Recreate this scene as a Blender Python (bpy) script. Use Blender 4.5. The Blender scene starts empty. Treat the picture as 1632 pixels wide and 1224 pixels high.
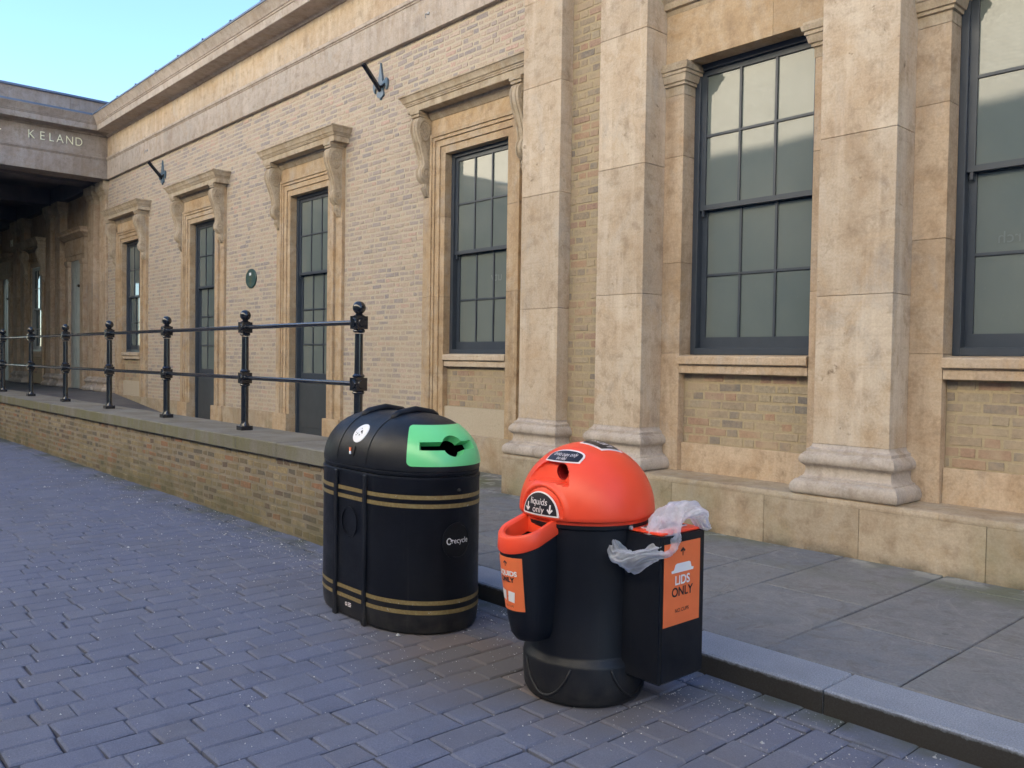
import bpy, bmesh, math, random
import numpy as np
from mathutils import Vector, Matrix, noise as mnoise
from mathutils.geometry import delaunay_2d_cdt
R_ = random.Random(7)
rad = math.radians
S = bpy.context.scene
COL = S.collection

# ------------------------------------------------------------------ camera, sky, sun, exposure
YAW, PIT, ROL = rad(-47.80), rad(-1.51), rad(0.876)
fw = Vector((math.sin(YAW)*math.cos(PIT), math.cos(YAW)*math.cos(PIT), math.sin(PIT)))
rt = Vector((math.cos(YAW), -math.sin(YAW), 0)); up = rt.cross(fw)
r2 = math.cos(ROL)*rt + math.sin(ROL)*up; u2 = -math.sin(ROL)*rt + math.cos(ROL)*up
cam = bpy.data.cameras.new('camera'); camo = bpy.data.objects.new('camera', cam); COL.objects.link(camo)
m = Matrix((r2, u2, -fw)).transposed().to_4x4(); camo.matrix_world = m
cam.sensor_width = 36; cam.lens = 1360/1632*36; cam.clip_end = 2000; cam.clip_start = .05
S.camera = camo
SUN_EL, SUN_AZ = rad(22), rad(24)      # azimuth from +Y towards +X
W = bpy.data.worlds.new('World'); S.world = W; W.use_nodes = True
wn = W.node_tree.nodes; bg = wn['Background']
sky = wn.new('ShaderNodeTexSky'); sky.sky_type = 'NISHITA'; sky.sun_disc = False
sky.sun_elevation = SUN_EL; sky.sun_rotation = SUN_AZ; sky.air_density = 1.0; sky.dust_density = .15; sky.ozone_density = 4.0
W.node_tree.links.new(sky.outputs[0], bg.inputs[0]); bg.inputs[1].default_value = .053
sl = bpy.data.lights.new('sun', 'SUN'); sl.energy = 5.0; sl.angle = rad(.5); sl.color = (1, .92, .80)
slo = bpy.data.objects.new('sun', sl); COL.objects.link(slo)
sd = Vector((math.sin(SUN_AZ)*math.cos(SUN_EL), math.cos(SUN_AZ)*math.cos(SUN_EL), math.sin(SUN_EL)))
slo.rotation_euler = sd.to_track_quat('Z', 'Y').to_euler(); slo.location = (12, 30, 30)
S.view_settings.view_transform = 'Standard'; S.view_settings.look = 'None'; S.view_settings.gamma = 1
S.view_settings.exposure = 3.26

# ------------------------------------------------------------------ helpers
def link(o): COL.objects.link(o); return o
WL = {}
def tag(o, label, cat=None, group=None, kind=None):
    if label: o['label'] = label
    if cat: o['category'] = cat
    if group: o['group'] = group
    if kind: o['kind'] = kind
    return o
def empty(name, loc, label, cat, group=None):
    o = link(bpy.data.objects.new(name, None)); o.location = loc; o.empty_display_size = .2
    WL[o.name] = Vector(loc); return tag(o, label, cat, group)
def obj(name, me, mats, parent=None, loc=(0, 0, 0), smooth=False):
    """me = bmesh or mesh in coordinates relative to loc; loc in world coordinates"""
    if isinstance(me, bmesh.types.BMesh):
        b = me; me = bpy.data.meshes.new(name); b.to_mesh(me); b.free()
    if not isinstance(mats, (list, tuple)): mats = [mats]
    for mm in mats: me.materials.append(mm)
    if smooth is True:
        me.polygons.foreach_set('use_smooth', [True]*len(me.polygons))
    elif smooth:
        me.polygons.foreach_set('use_smooth', [True]*len(me.polygons)); me.set_sharp_from_angle(angle=rad(smooth))
    o = link(bpy.data.objects.new(name, me)); L = Vector(loc)
    if parent: o.parent = parent; o.location = L - WL[parent.name]
    else: o.location = L
    WL[o.name] = L
    return o
def copy_tree(o, parent, delta):
    c = link(o.copy()); WL[c.name] = WL[o.name] + delta
    if parent is o.parent: c.parent = parent; c.location = o.location + delta
    else: c.parent = parent; c.location = o.location
    for ch in list(o.children):
        copy_tree(ch, c, delta)
    return c
def box(bm, x0, x1, y0, y1, z0, z1, mi=0, bev=0):
    b = bm if not bev else bmesh.new()
    vs = [b.verts.new(p) for p in ((x0,y0,z0),(x1,y0,z0),(x1,y1,z0),(x0,y1,z0),(x0,y0,z1),(x1,y0,z1),(x1,y1,z1),(x0,y1,z1))]
    for f in ((3,2,1,0),(4,5,6,7),(0,1,5,4),(1,2,6,5),(2,3,7,6),(3,0,4,7)):
        ff = b.faces.new([vs[i] for i in f]); ff.material_index = mi
    if bev:
        bmesh.ops.bevel(b, geom=b.edges[:], offset=bev, segments=1, affect='EDGES', profile=.5)
        for f in b.faces: f.material_index = mi
        t = bpy.data.meshes.new('t'); b.to_mesh(t); b.free(); bm.from_mesh(t); bpy.data.meshes.remove(t)
def loft(bm, rings, cap0=True, cap1=True, closed=True, mi=0):
    rr = [[bm.verts.new(p) for p in r] for r in rings]; n = len(rr[0])
    for a, b in zip(rr, rr[1:]):
        for i in range(n if closed else n-1):
            j = (i+1) % n
            f = bm.faces.new((a[i], a[j], b[j], b[i])); f.material_index = mi
    if closed and cap0: bm.faces.new(rr[0][::-1]).material_index = mi
    if closed and cap1: bm.faces.new(rr[-1]).material_index = mi
def rectloft(bm, levels, x0, x1, y0, y1, sides='xXy', mi=0):
    """levels = [(z, projection)]; sides that project: x = low x, X = high x, y = low y, Y = high y"""
    rings = []
    for z, p in levels:
        a = x0 - (p if 'x' in sides else 0); b = x1 + (p if 'X' in sides else 0)
        c = y0 - (p if 'y' in sides else 0); d = y1 + (p if 'Y' in sides else 0)
        rings.append([(a,c,z),(b,c,z),(b,d,z),(a,d,z)])
    loft(bm, rings, mi=mi)
def lathe(bm, prof, n=24, c=(0,0), cap=True, mi=0, sx=1, sy=1):
    rings = [[(c[0]+r*sx*math.cos(2*math.pi*i/n), c[1]+r*sy*math.sin(2*math.pi*i/n), z) for i in range(n)] for r, z in prof]
    loft(bm, rings, cap, cap, mi=mi)
def tube(bm, pts, r, n=10, mi=0):
    pts = [Vector(p) for p in pts]; rings = []
    for i, p in enumerate(pts):
        t = (pts[min(i+1, len(pts)-1)] - pts[max(i-1, 0)]).normalized()
        a = t.cross(Vector((0,0,1)));  a = a if a.length > .1 else t.cross(Vector((1,0,0)))
        a.normalize(); b = t.cross(a)
        rr = r[i] if isinstance(r, (list, tuple)) else r
        rings.append([p + rr*(math.cos(2*math.pi*k/n)*a + math.sin(2*math.pi*k/n)*b) for k in range(n)])
    loft(bm, rings, mi=mi)
def recalc(bm): bmesh.ops.recalc_face_normals(bm, faces=bm.faces[:]); return bm

def bricks(rects, holes, face, bw=.225, hw=.108, ch=.08, gap=.009, axis='y', jit=.003, seed=1, bev=.004, depth=.02, zoff=0.0, bond='flemish'):
    """rough bricks as separate islands on a wall plane. rects/holes: (u0,u1,z0,z1). face(u,z,d)->xyz, d = depth behind the face"""
    rng = random.Random(seed); V = []; F = []
    for (u0, u1, z0, z1) in rects:
        k0 = math.floor((z0-zoff)/ch); k = k0
        while zoff + k*ch < z1 - .01:
            za = max(z0, zoff+k*ch+gap/2); zb = min(z1, zoff+(k+1)*ch-gap/2)
            if zb - za < .02: k += 1; continue
            iv = [(u0, u1)]
            for (a, b, c, d) in holes:
                if c < zb-.005 and d > za+.005:
                    nv = []
                    for (p, q) in iv:
                        if b <= p or a >= q: nv.append((p, q)); continue
                        if a > p: nv.append((p, a))
                        if b < q: nv.append((b, q))
                    iv = nv
            off = (k % 2)*(bw+hw)/2 + rng.uniform(-.02, .02)
            u = u0 - 1 + off; i = 0
            while u < u1:
                w = (bw if i % 2 == 0 else hw) if bond == 'flemish' else bw
                if bond == 'mixed': w = rng.choice((.225, .11, .11, .13, .16, .19))
                w2 = w*rng.uniform(.95, 1.05)
                for (p, q) in iv:
                    a = max(u, p); b = min(u+w2, q)
                    if b - a > .035:
                        n = len(V); j = lambda s=jit: rng.uniform(-s, s)
                        d0 = rng.uniform(-.0025, .0025)
                        e = bev*rng.uniform(.7, 1.8)
                        cs = [(a+j(), za+j()), (b-.0+j(), za+j()), (b+j(), zb+j()), (a+j(), zb+j())]
                        mx = sum(c[0] for c in cs)/4; mz = sum(c[1] for c in cs)/4
                        for (cu, cz) in cs:
                            V.append(face(cu + (e if cu < mx else -e), cz + (e if cz < mz else -e), d0))
                        for (cu, cz) in cs: V.append(face(cu, cz, depth+d0))
                        F += [(n,n+1,n+2,n+3)] + [(n+4+s, n+4+(s+1) % 4, n+(s+1) % 4, n+s) for s in range(4)]
                u += w2 + gap; i += 1
            k += 1
    me = bpy.data.meshes.new('bricks'); me.from_pydata(V, [], F); me.update()
    return me
def stones(bm, x0, x1, y0, y1, z0, z1, joints, ax, gap=.0025, bev=.0025):
    """ashlar: stone blocks split at joints along ax ('x','z','y'), each a separate island"""
    lo, hi = {'x': (x0, x1), 'y': (y0, y1), 'z': (z0, z1)}[ax]
    js = [lo] + sorted(j for j in joints if lo+.02 < j < hi-.02) + [hi]
    for a, b in zip(js, js[1:]):
        a2 = a + (gap/2 if a > lo else 0); b2 = b - (gap/2 if b < hi else 0)
        A = dict(x=(x0,x1), y=(y0,y1), z=(z0,z1)); A[ax] = (a2, b2)
        box(bm, *A['x'], *A['y'], *A['z'], bev=bev)

# ------------------------------------------------------------------ materials
class N:
    def __init__(s, name):
        s.m = bpy.data.materials.new(name); s.m.use_nodes = True; s.t = s.m.node_tree; s.n = s.t.nodes
        s.b = s.n['Principled BSDF']; g = s.n.new('ShaderNodeNewGeometry'); s.pos = g.outputs['Position']; s.isl = g.outputs['Random Per Island']; s.nrm = g.outputs['Normal']
    def L(s, a, b): s.t.links.new(a, b)
    def val(s, inp, v):
        if isinstance(v, bpy.types.NodeSocket): s.L(v, inp)
        elif isinstance(v, (tuple, list)): inp.default_value = (*v, 1) if len(v) == 3 and len(inp.default_value) == 4 else v
        else: inp.default_value = v
    def math(s, op, a, b=None, c=None):
        n = s.n.new('ShaderNodeMath'); n.operation = op
        for i, v in enumerate((a, b, c)):
            if v is not None: s.val(n.inputs[i], v)
        return n.outputs[0]
    def scale(s, v, xyz, off=(0,0,0)):
        n = s.n.new('ShaderNodeMapping'); s.L(v, n.inputs[0]); n.inputs['Scale'].default_value = xyz; n.inputs['Location'].default_value = off; return n.outputs[0]
    def noise(s, v, sc, det=4, ro=.55, dist=0):
        n = s.n.new('ShaderNodeTexNoise'); s.L(v, n.inputs['Vector']); n.inputs['Scale'].default_value = sc
        n.inputs['Detail'].default_value = det; n.inputs['Roughness'].default_value = ro; n.inputs['Distortion'].default_value = dist
        return n.outputs['Fac']
    def vor(s, v, sc):
        n = s.n.new('ShaderNodeTexVoronoi'); s.L(v, n.inputs['Vector']); n.inputs['Scale'].default_value = sc; return n.outputs['Distance']
    def ramp(s, f, stops, interp='LINEAR'):
        n = s.n.new('ShaderNodeValToRGB'); s.val(n.inputs[0], f); cr = n.color_ramp; cr.interpolation = interp
        while len(cr.elements) < len(stops): cr.elements.new(.5)
        for e, (p, c) in zip(cr.elements, stops):
            e.position = p; e.color = (*c, 1) if isinstance(c, tuple) else (c, c, c, 1)
        return n.outputs[0]
    def mix(s, f, a, b, mode='MIX'):
        n = s.n.new('ShaderNodeMix'); n.data_type = 'RGBA'; n.blend_type = mode; s.val(n.inputs[0], f); s.val(n.inputs[6], a); s.val(n.inputs[7], b); return n.outputs[2]
    def rng(s, f, a, b, c=0, d=1):
        n = s.n.new('ShaderNodeMapRange'); s.val(n.inputs[0], f); s.val(n.inputs[1], a); s.val(n.inputs[2], b); s.val(n.inputs[3], c); s.val(n.inputs[4], d); return n.outputs[0]
    def sep(s, v):
        n = s.n.new('ShaderNodeSeparateXYZ'); s.L(v, n.inputs[0]); return n.outputs
    def bump(s, h, st=.3, d=.01, prev=None):
        n = s.n.new('ShaderNodeBump'); n.inputs['Strength'].default_value = st; n.inputs['Distance'].default_value = d; s.val(n.inputs['Height'], h)
        if prev: s.L(prev, n.inputs['Normal'])
        s.L(n.outputs[0], s.b.inputs['Normal']); return n.outputs[0]
    def out(s, col, rough=.9, spec=.3, metal=0):
        s.val(s.b.inputs['Base Color'], col); s.val(s.b.inputs['Roughness'], rough); s.val(s.b.inputs['Specular IOR Level'], spec); s.val(s.b.inputs['Metallic'], metal); return s.m

def stone(name, a, b, c, streak=.5, pits=.5, green=0.0, isl=.09):
    streak *= .5; pits = min(1, pits*1.3)
    n = N(name); big = n.noise(n.scale(n.pos, (1, 1, .8)), 2.1, 6, .68, .8)
    col = n.mix(.30, n.ramp(big, [(.30, c), (.47, a), (.62, b), (.8, a)]), a); sm2 = n.noise(n.pos, 7, 6, .72, .3); col = n.mix(n.rng(sm2, .50, .68, 0, .6), col, tuple(v*.66 for v in c)); col = n.mix(n.rng(sm2, .46, .3, 0, .4), col, b)
    st = n.noise(n.scale(n.pos, (7, 7, .55)), 1.0, 4, .6)
    col = n.mix(n.rng(st, .52, .72, 0, streak), col, tuple(min(1, x*1.25+.07) for x in b))
    st2 = n.noise(n.scale(n.pos, (9, 9, .7), (5, 3, 1)), 1.0, 4, .65)
    col = n.mix(n.rng(st2, .55, .8, 0, .35), col, tuple(x*.62 for x in c))
    bed = n.noise(n.scale(n.pos, (.5, .5, 9)), 2.2, 4, .7, 1.2)
    col = n.mix(n.rng(bed, .5, .7, 0, .32), col, tuple(x*.78 for x in a))
    tone = n.rng(n.isl, 0, 1, 1-isl, 1+isl*.6)
    n2 = n.n.new('ShaderNodeVectorMath'); n2.operation = 'SCALE'; n.L(col, n2.inputs[0]); n.L(tone, n2.inputs['Scale']); col = n2.outputs[0]
    warm = n.noise(n.scale(n.pos, (1, 1, 1), (11, 3, 5)), 3.1, 5, .7, 1.0); col = n.mix(n.rng(warm, .52, .7, 0, .4), col, (a[0]*.92, a[1]*.80, a[2]*.62)); gry = n.noise(n.scale(n.pos, (1, 1, .5), (2, 9, 5)), 2.4, 5, .7, .6); col = n.mix(n.rng(gry, .54, .7, 0, .4), col, (.40, .385, .37))
    fine = n.noise(n.pos, 60, 5, .7)
    col = n.mix(.35, col, n.ramp(fine, [(.3, .35), (.7, .75)]), 'OVERLAY')
    pv = n.noise(n.pos, 13, 3, .5, .4); pit = n.rng(pv, .66, .74, 0, 1); reg = n.rng(n.noise(n.pos, 1.7, 2), .5, .6, 0, pits)
    pm = n.math('MULTIPLY', pit, reg)
    col = n.mix(n.math('MULTIPLY', pm, .75), col, tuple(x*.5 for x in c))
    if green:
        z = n.sep(n.pos)[2]; g = n.math('MULTIPLY', n.rng(z, -1.38, -.85, 1, 0), n.rng(n.noise(n.pos, 1.1, 4), .45, .65, 0, green))
        col = n.mix(g, col, (.17, .19, .10))
        gr = n.math('MULTIPLY', n.rng(z, -1.40, -1.30, 1, 0), n.rng(n.noise(n.pos, 6, 4), .4, .6, .2, .8)); col = n.mix(gr, col, (.07, .065, .05))
    h = n.math('SUBTRACT', n.math('MULTIPLY', fine, .35), n.math('MULTIPLY', pm, 1.0)); h = n.math('ADD', h, n.math('MULTIPLY', n.noise(n.pos, 9, 4), .6))
    n.bump(h, .5, .006)
    return n.out(col, .88, .25)
M = {}
M['stone'] = stone('sandstone', (0.475, 0.360, 0.254), (0.548, 0.443, 0.336), (0.386, 0.265, 0.167))
M['stone_pale'] = stone('sandstone_pale', (0.518, 0.414, 0.309), (0.601, 0.513, 0.416), (0.426, 0.310, 0.210), .75, 1.0)
M['stone_grey'] = stone('sandstone_grey', (0.450, 0.385, 0.329), (0.521, 0.459, 0.408), (0.357, 0.282, 0.220), .5, .2)
M['stone_shade'] = stone('sandstone_shade', (0.297, 0.255, 0.229), (0.356, 0.315, 0.290), (0.232, 0.185, 0.154), .5, .3)  # darker, greyer sandstone copy; the portico's shade is put into its colour
M['stone_foot'] = stone('sandstone_plinth', (0.413, 0.332, 0.241), (0.473, 0.393, 0.302), (0.339, 0.237, 0.155), .3, .6, .75)
M['stone_ochre'] = stone('sandstone_ochre', (0.453, 0.329, 0.206), (0.491, 0.402, 0.303), (0.348, 0.237, 0.151), .4, .2)
M['stone_hood'] = stone('sandstone_hood', (0.423, 0.345, 0.249), (0.514, 0.437, 0.345), (0.332, 0.245, 0.167), .6, .2)

def brickmat(name, stops, mortar=False, smear=.35, smcol=(.44, .36, .27), darktop=True, green=False):
    n = N(name); x, y, z = n.sep(n.pos)
    col = n.ramp(n.isl, stops, 'CONSTANT') if not mortar else stops
    f = n.noise(n.pos, 45, 5, .7); f2 = n.noise(n.pos, 9, 4, .6)
    col = n.mix(.55, col, n.ramp(f, [(.25, .25), (.75, .8)]), 'OVERLAY') if not mortar else n.mix(.3, col, n.ramp(f, [(.3, .35), (.7, .7)]), 'OVERLAY')
    sm = n.rng(n.noise(n.pos, 1.6, 5, .65), .38, .62, 0, smear)
    if darktop:
        sm = n.math('MULTIPLY', sm, n.rng(z, 4.3, .2, .15, 1.25)); sm = n.math('MINIMUM', sm, .9)
    sm = n.math('MULTIPLY', sm, n.rng(f2, .35, .6, .35, 1.1))
    col = n.mix(sm, col, smcol)
    soot = n.math('MULTIPLY', n.rng(n.noise(n.pos, 24, 4, .7), .58, .72, 0, .5), n.rng(n.noise(n.pos, 2.3, 3), .45, .65, 0, 1))
    col = n.mix(soot, col, (.11, .095, .08))
    if green:
        g = n.math('MULTIPLY', n.rng(z, -1.5, -1.1, 1, 0), n.rng(n.noise(n.pos, 2.5, 4), .4, .6, .15, .7)); col = n.mix(g, col, (.115, .11, .06))
        g2 = n.rng(n.noise(n.scale(n.pos, (3, 3, .8)), 1.5, 4), .5, .66, 0, .35); col = n.mix(g2, col, (.15, .125, .075))
    n.bump(n.math('ADD', n.math('MULTIPLY', f, .6), f2), .7, .006)
    return n.out(col, .92, .2)
BS = [(0, (0.408,0.340,0.292)), (.12, (0.347,0.300,0.281)), (.25, (0.459,0.369,0.297)), (.38, (0.428,0.350,0.307)), (.5, (0.479,0.384,0.318)), (.6, (0.321,0.286,0.276)), (.68, (0.449,0.360,0.286)), (.78, (0.469,0.340,0.286)), (.84, (0.408,0.330,0.276)), (.93, (0.306,0.271,0.265))]
M['brick'] = brickmat('facade_brick', BS, smear=.5)
M['mortar'] = brickmat('facade_mortar', (.50, .435, .34), True, .3)
BP = [(0, (0.289,0.239,0.181)), (.14, (0.333,0.217,0.160)), (.22, (0.338,0.287,0.215)), (.4, (0.221,0.200,0.174)), (.5, (0.367,0.237,0.165)), (.58, (0.320,0.277,0.212)), (.72, (0.318,0.217,0.174)), (.8, (0.354,0.296,0.210)), (.92, (0.193,0.175,0.161))]
M['brick_panel'] = brickmat('panel_brick', BP, smear=.95, darktop=False, smcol=(.43,.335,.235))
M['mortar_panel'] = brickmat('panel_mortar', (.41, .335, .22), True, .2, darktop=False)
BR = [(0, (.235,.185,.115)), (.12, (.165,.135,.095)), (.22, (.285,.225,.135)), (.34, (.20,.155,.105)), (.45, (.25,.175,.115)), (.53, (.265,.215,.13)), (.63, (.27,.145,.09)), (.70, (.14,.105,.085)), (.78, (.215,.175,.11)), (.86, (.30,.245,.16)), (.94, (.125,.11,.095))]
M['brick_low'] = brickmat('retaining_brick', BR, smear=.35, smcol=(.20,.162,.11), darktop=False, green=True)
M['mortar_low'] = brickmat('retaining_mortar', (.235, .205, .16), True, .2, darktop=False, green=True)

def paver():
    n = N('paver'); x, y, z = n.sep(n.pos)
    col = n.ramp(n.isl, [(0, (.122,.136,.200)), (.25, (.136,.150,.215)), (.5, (.127,.141,.205)), (.8, (.142,.156,.218)), (1, (.132,.140,.188))])
    f = n.noise(n.pos, 160, 3, .7); col = n.mix(.5, col, n.ramp(f, [(.3, .3), (.72, .75)]), 'OVERLAY')
    b = n.noise(n.pos, .9, 5, .6); col = n.mix(n.rng(n.noise(n.pos, 2.6, 6, .7), .47, .68, 0, .30), col, (.080, .087, .115)); col = n.mix(n.rng(n.noise(n.scale(n.pos, (1,1,1), (4,8,0)), 4.5, 5, .7), .56, .7, 0, .35), col, (.175, .19, .25)); col = n.mix(n.rng(b, .4, .65, 0, .25), col, (.15, .155, .175))
    sp = n.rng(n.noise(n.pos, 330, 1, .4), .72, .76, 0, .55); col = n.mix(sp, col, (.36, .37, .38))
    # brown spillage stains around the bins
    dx = n.math('ABSOLUTE', n.math('ADD', x, 3.2)); dy = n.math('ABSOLUTE', n.math('SUBTRACT', y, 2.75))
    d = n.math('ADD', n.math('MULTIPLY', dx, .65), n.math('MULTIPLY', dy, 1.5)); d = n.math('ADD', d, n.math('MULTIPLY', n.noise(n.pos, 3, 4), .7))
    col = n.mix(n.rng(d, .75, 1.5, .75, 0), col, n.ramp(n.isl, [(0, (.125,.105,.09)), (.5, (.105,.095,.088)), (1, (.145,.112,.095))]))
    gx = n.math('MULTIPLY', n.rng(y, 3.1, 3.45, 0, 1), n.rng(n.noise(n.pos, 2.3, 4), .4, .6, 0, .8)); col = n.mix(gx, col, (.075, .082, .05))
    n.bump(n.math('ADD', n.math('MULTIPLY', f, .5), n.noise(n.pos, 25, 3)), .5, .003)
    return n.out(col, .95, .15)
M['paver'] = paver()
n = N('joint_sand'); M['joint'] = n.out(n.ramp(n.noise(n.pos, 60, 4), [(.3, (.02,.021,.026)), (.7, (.055,.056,.064))]), .95, .1)
def flag():
    n = N('flagstone'); x, y, z = n.sep(n.pos)
    col = n.ramp(n.isl, [(0, (.175,.178,.19)), (.35, (.155,.168,.195)), (.7, (.185,.185,.185)), (1, (.165,.170,.185))])
    w = n.noise(n.pos, 2.2, 6, .65, 1.4); col = n.mix(n.rng(w, .42, .66, 0, .7), col, (.205, .20, .205))
    w3 = n.noise(n.pos, 9, 6, .75, .5); col = n.mix(n.rng(w3, .5, .68, 0, .45), col, (.10, .105, .115)); col = n.mix(n.rng(w3, .44, .3, 0, .35), col, (.25, .25, .255)); w2 = n.noise(n.scale(n.pos, (1, 1, 1), (7, 2, 0)), 3.5, 5, .7, 2); col = n.mix(n.rng(w2, .52, .68, 0, .55), col, (.115, .105, .10))
    f = n.noise(n.pos, 90, 4, .7); col = n.mix(.4, col, n.ramp(f, [(.3, .32), (.7, .72)]), 'OVERLAY')
    g = n.math('MULTIPLY', n.rng(y, 5.2, 5.97, 0, 1), n.rng(n.noise(n.pos, 1.9, 4), .42, .62, 0, .9)); col = n.mix(g, col, (.125, .135, .075))
    g = n.math('MULTIPLY', n.rng(y, 5.75, 5.95, 0, 1), n.rng(n.noise(n.pos, 5, 4), .52, .6, 0, .8)); col = n.mix(g, col, (.34, .34, .31))
    gum = n.rng(n.vor(n.pos, 2.6), .045, .06, .55, 0); col = n.mix(gum, col, (.085, .083, .085))
    ring = n.rng(n.math('ABSOLUTE', n.math('SUBTRACT', n.noise(n.pos, 1.6, 3, .5, 1.5), .5)), 0, .012, .35, 0); col = n.mix(ring, col, (.27, .26, .26))
    n.bump(n.math('ADD', n.math('MULTIPLY', w, 1.5), n.math('MULTIPLY', f, .3)), .5, .008)
    return n.out(col, .8, .3)
M['flag'] = flag()
def granite(name, a, b, face):
    n = N(name); x, y, z = n.sep(n.pos); f = n.noise(n.pos, 150, 3, .7)
    col = n.ramp(f, [(.36, a), (.55, b), (.75, tuple(min(1, v*1.5) for v in b))])
    col = n.mix(n.rng(n.noise(n.pos, 3, 4), .4, .65, 0, .35), col, tuple(v*.75 for v in a))
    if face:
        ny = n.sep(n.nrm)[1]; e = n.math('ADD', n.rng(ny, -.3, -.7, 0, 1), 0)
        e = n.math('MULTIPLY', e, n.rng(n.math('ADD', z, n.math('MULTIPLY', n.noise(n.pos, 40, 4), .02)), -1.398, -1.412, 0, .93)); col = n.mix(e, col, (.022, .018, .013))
    n.bump(f, .4, .003); return n.out(col, .8, .3)
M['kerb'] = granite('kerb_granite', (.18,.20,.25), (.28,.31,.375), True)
n = N('coping_stone'); x, y, z = n.sep(n.pos); c = n.ramp(n.noise(n.pos, 2.5, 5, .65), [(.35, (.155,.14,.11)), (.5, (.185,.17,.145)), (.65, (.21,.20,.18))])
c = n.mix(n.math('MULTIPLY', n.rng(n.sep(n.nrm)[1], -.5, -.9, 0, .75), n.rng(n.noise(n.scale(n.pos, (2.5, 2.5, .6)), 2, 4), .38, .6, .2, 1)), c, (.15, .145, .075)); c = n.mix(.35, c, n.ramp(n.noise(n.pos, 120, 3), [(.3, .3), (.7, .75)]), 'OVERLAY')
n.bump(n.noise(n.pos, 40, 4), .5, .005); M['coping'] = n.out(c, .85, .3)
n = N('platform_asphalt'); c = n.ramp(n.noise(n.pos, 1.4, 5, .6), [(.35, (.12,.115,.12)), (.65, (.165,.16,.16))]); c = n.mix(.4, c, n.ramp(n.noise(n.pos, 150, 3), [(.3, .3), (.7, .75)]), 'OVERLAY'); M['platform'] = n.out(c, .9, .2)

def paint(name, col, rough=.35, spec=.5, grain=0.0, coat=0, dirt=None):
    n = N(name); c = n.mix(n.rng(n.noise(n.pos, 7, 4, .6), .35, .7, 0, .35), col, tuple(min(1, v*1.35+.004) for v in col))
    if dirt: c = n.mix(n.rng(n.noise(n.pos, 14, 5, .7), .6, .72, 0, .35), c, dirt)
    f = n.noise(n.pos, 260, 2, .6)
    n.bump(f, grain if grain else .05, .002 if grain else .0006)
    r = n.rng(n.noise(n.pos, 5, 4), .3, .7, rough*.85, rough*1.2)
    if coat: n.b.inputs['Coat Weight'].default_value = coat; n.b.inputs['Coat Roughness'].default_value = .08
    return n.out(c, r, spec)
M['iron'] = paint('black_gloss_iron', (.008,.009,.013), .22, .6, coat=.5)
M['fleur'] = paint('bracket_iron', (.085,.135,.185), .35, .5)
M['frame'] = paint('window_paint', (.040,.052,.072), .4, .5)
def plastic():
    n = N('black_moulded_plastic'); x, y, z = n.sep(n.pos)
    c = n.mix(n.rng(n.noise(n.pos, 3.5, 5, .65), .38, .68, 0, .7), (.0045,.0055,.0095), (.010,.012,.018))
    sc = n.rng(n.noise(n.scale(n.pos, (3, 3, 26), (2, 5, 1)), 2.2, 5, .75, .5), .66, .74, 0, .35); c = n.mix(sc, c, (.055,.055,.06))
    dust = n.math('MULTIPLY', n.rng(z, -1.5, -1.3, .45, 0), n.rng(n.noise(n.pos, 12, 5, .7), .35, .65, .2, 1)); c = n.mix(dust, c, (.075,.068,.06))
    drip = n.math('MULTIPLY', n.rng(n.noise(n.scale(n.pos, (22, 22, 1.1)), 1.4, 4, .6), .62, .75, 0, .3), n.rng(z, -.5, -1.2, .4, 1)); c = n.mix(drip, c, (.045,.043,.042))
    f = n.noise(n.pos, 260, 2, .6); n.bump(f, .35, .002)
    n.b.inputs['Coat Weight'].default_value = 0
    return n.out(c, n.rng(n.noise(n.pos, 6, 5, .7), .3, .7, .36, .56), .35)
M['black'] = plastic()
M['black2'] = paint('black_recess_plastic', (.004,.0045,.006), .5, .4)
M['dark'] = paint('dark_interior', (.003,.003,.004), .9, .1)
M['gold'] = None
n = N('gold_stripe'); c = n.mix(n.rng(n.noise(n.pos, 60, 4, .7), .45, .7, 0, .6), (.24, .175, .075), (.36, .30, .15)); c = n.mix(n.rng(n.noise(n.pos, 40, 4, .7), .66, .69, 0, 1), c, (.45,.43,.38)); M['gold'] = n.out(c, .45, .4, .25)
def red():
    n = N('red_moulded_plastic'); x, y, z = n.sep(n.pos)
    f = n.noise(n.pos, 300, 2, .6); c = n.mix(n.rng(n.noise(n.pos, 4, 4), .35, .7, 0, .25), (.87, .070, .026), (.93, .105, .045))
    c = n.mix(n.rng(n.noise(n.pos, 30, 5, .75), .64, .75, 0, .22), c, (.45, .06, .04))
    n.bump(f, .3, .0015); return n.out(c, .38, .45)
M['red'] = red()
n = N('green_plastic'); c = n.mix(n.rng(n.noise(n.pos, 6, 4), .35, .7, 0, .4), (.15,.63,.25), (.19,.70,.33)); n.bump(n.noise(n.pos, 250, 2), .15, .001); M['green'] = n.out(c, .28, .5)
M['white'] = paint('white_vinyl', (.72,.72,.74), .4, .4)
M['pinkwhite'] = paint('label_border', (.78,.70,.70), .4, .4)
M['label'] = paint('label_black', (.018,.014,.018), .35, .5)
M['orange'] = paint('orange_poster', (.80,.17,.055), .45, .4)
M['steel'] = paint('screw_steel', (.35,.36,.38), .3, .6)
n = N('letter_gold'); M['letter'] = n.out((.93, .93, .72), .35, .5, .0)
n = N('lead_flashing'); c = n.ramp(n.noise(n.pos, 3, 5), [(.3, (.10,.14,.21)), (.7, (.155,.20,.29))]); M['lead'] = n.out(c, .5, .4)
n = N('plaque_green'); M['plaque'] = n.out(n.ramp(n.noise(n.pos, 30, 3), [(.3, (.02,.055,.055)), (.7, (.035,.08,.075))]), .35, .5)
n = N('pale_door_paint'); M['doorpaint'] = n.out(n.ramp(n.noise(n.pos, 5, 4), [(.3, (.30,.31,.30)), (.7, (.38,.39,.37))]), .5, .4)
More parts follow.
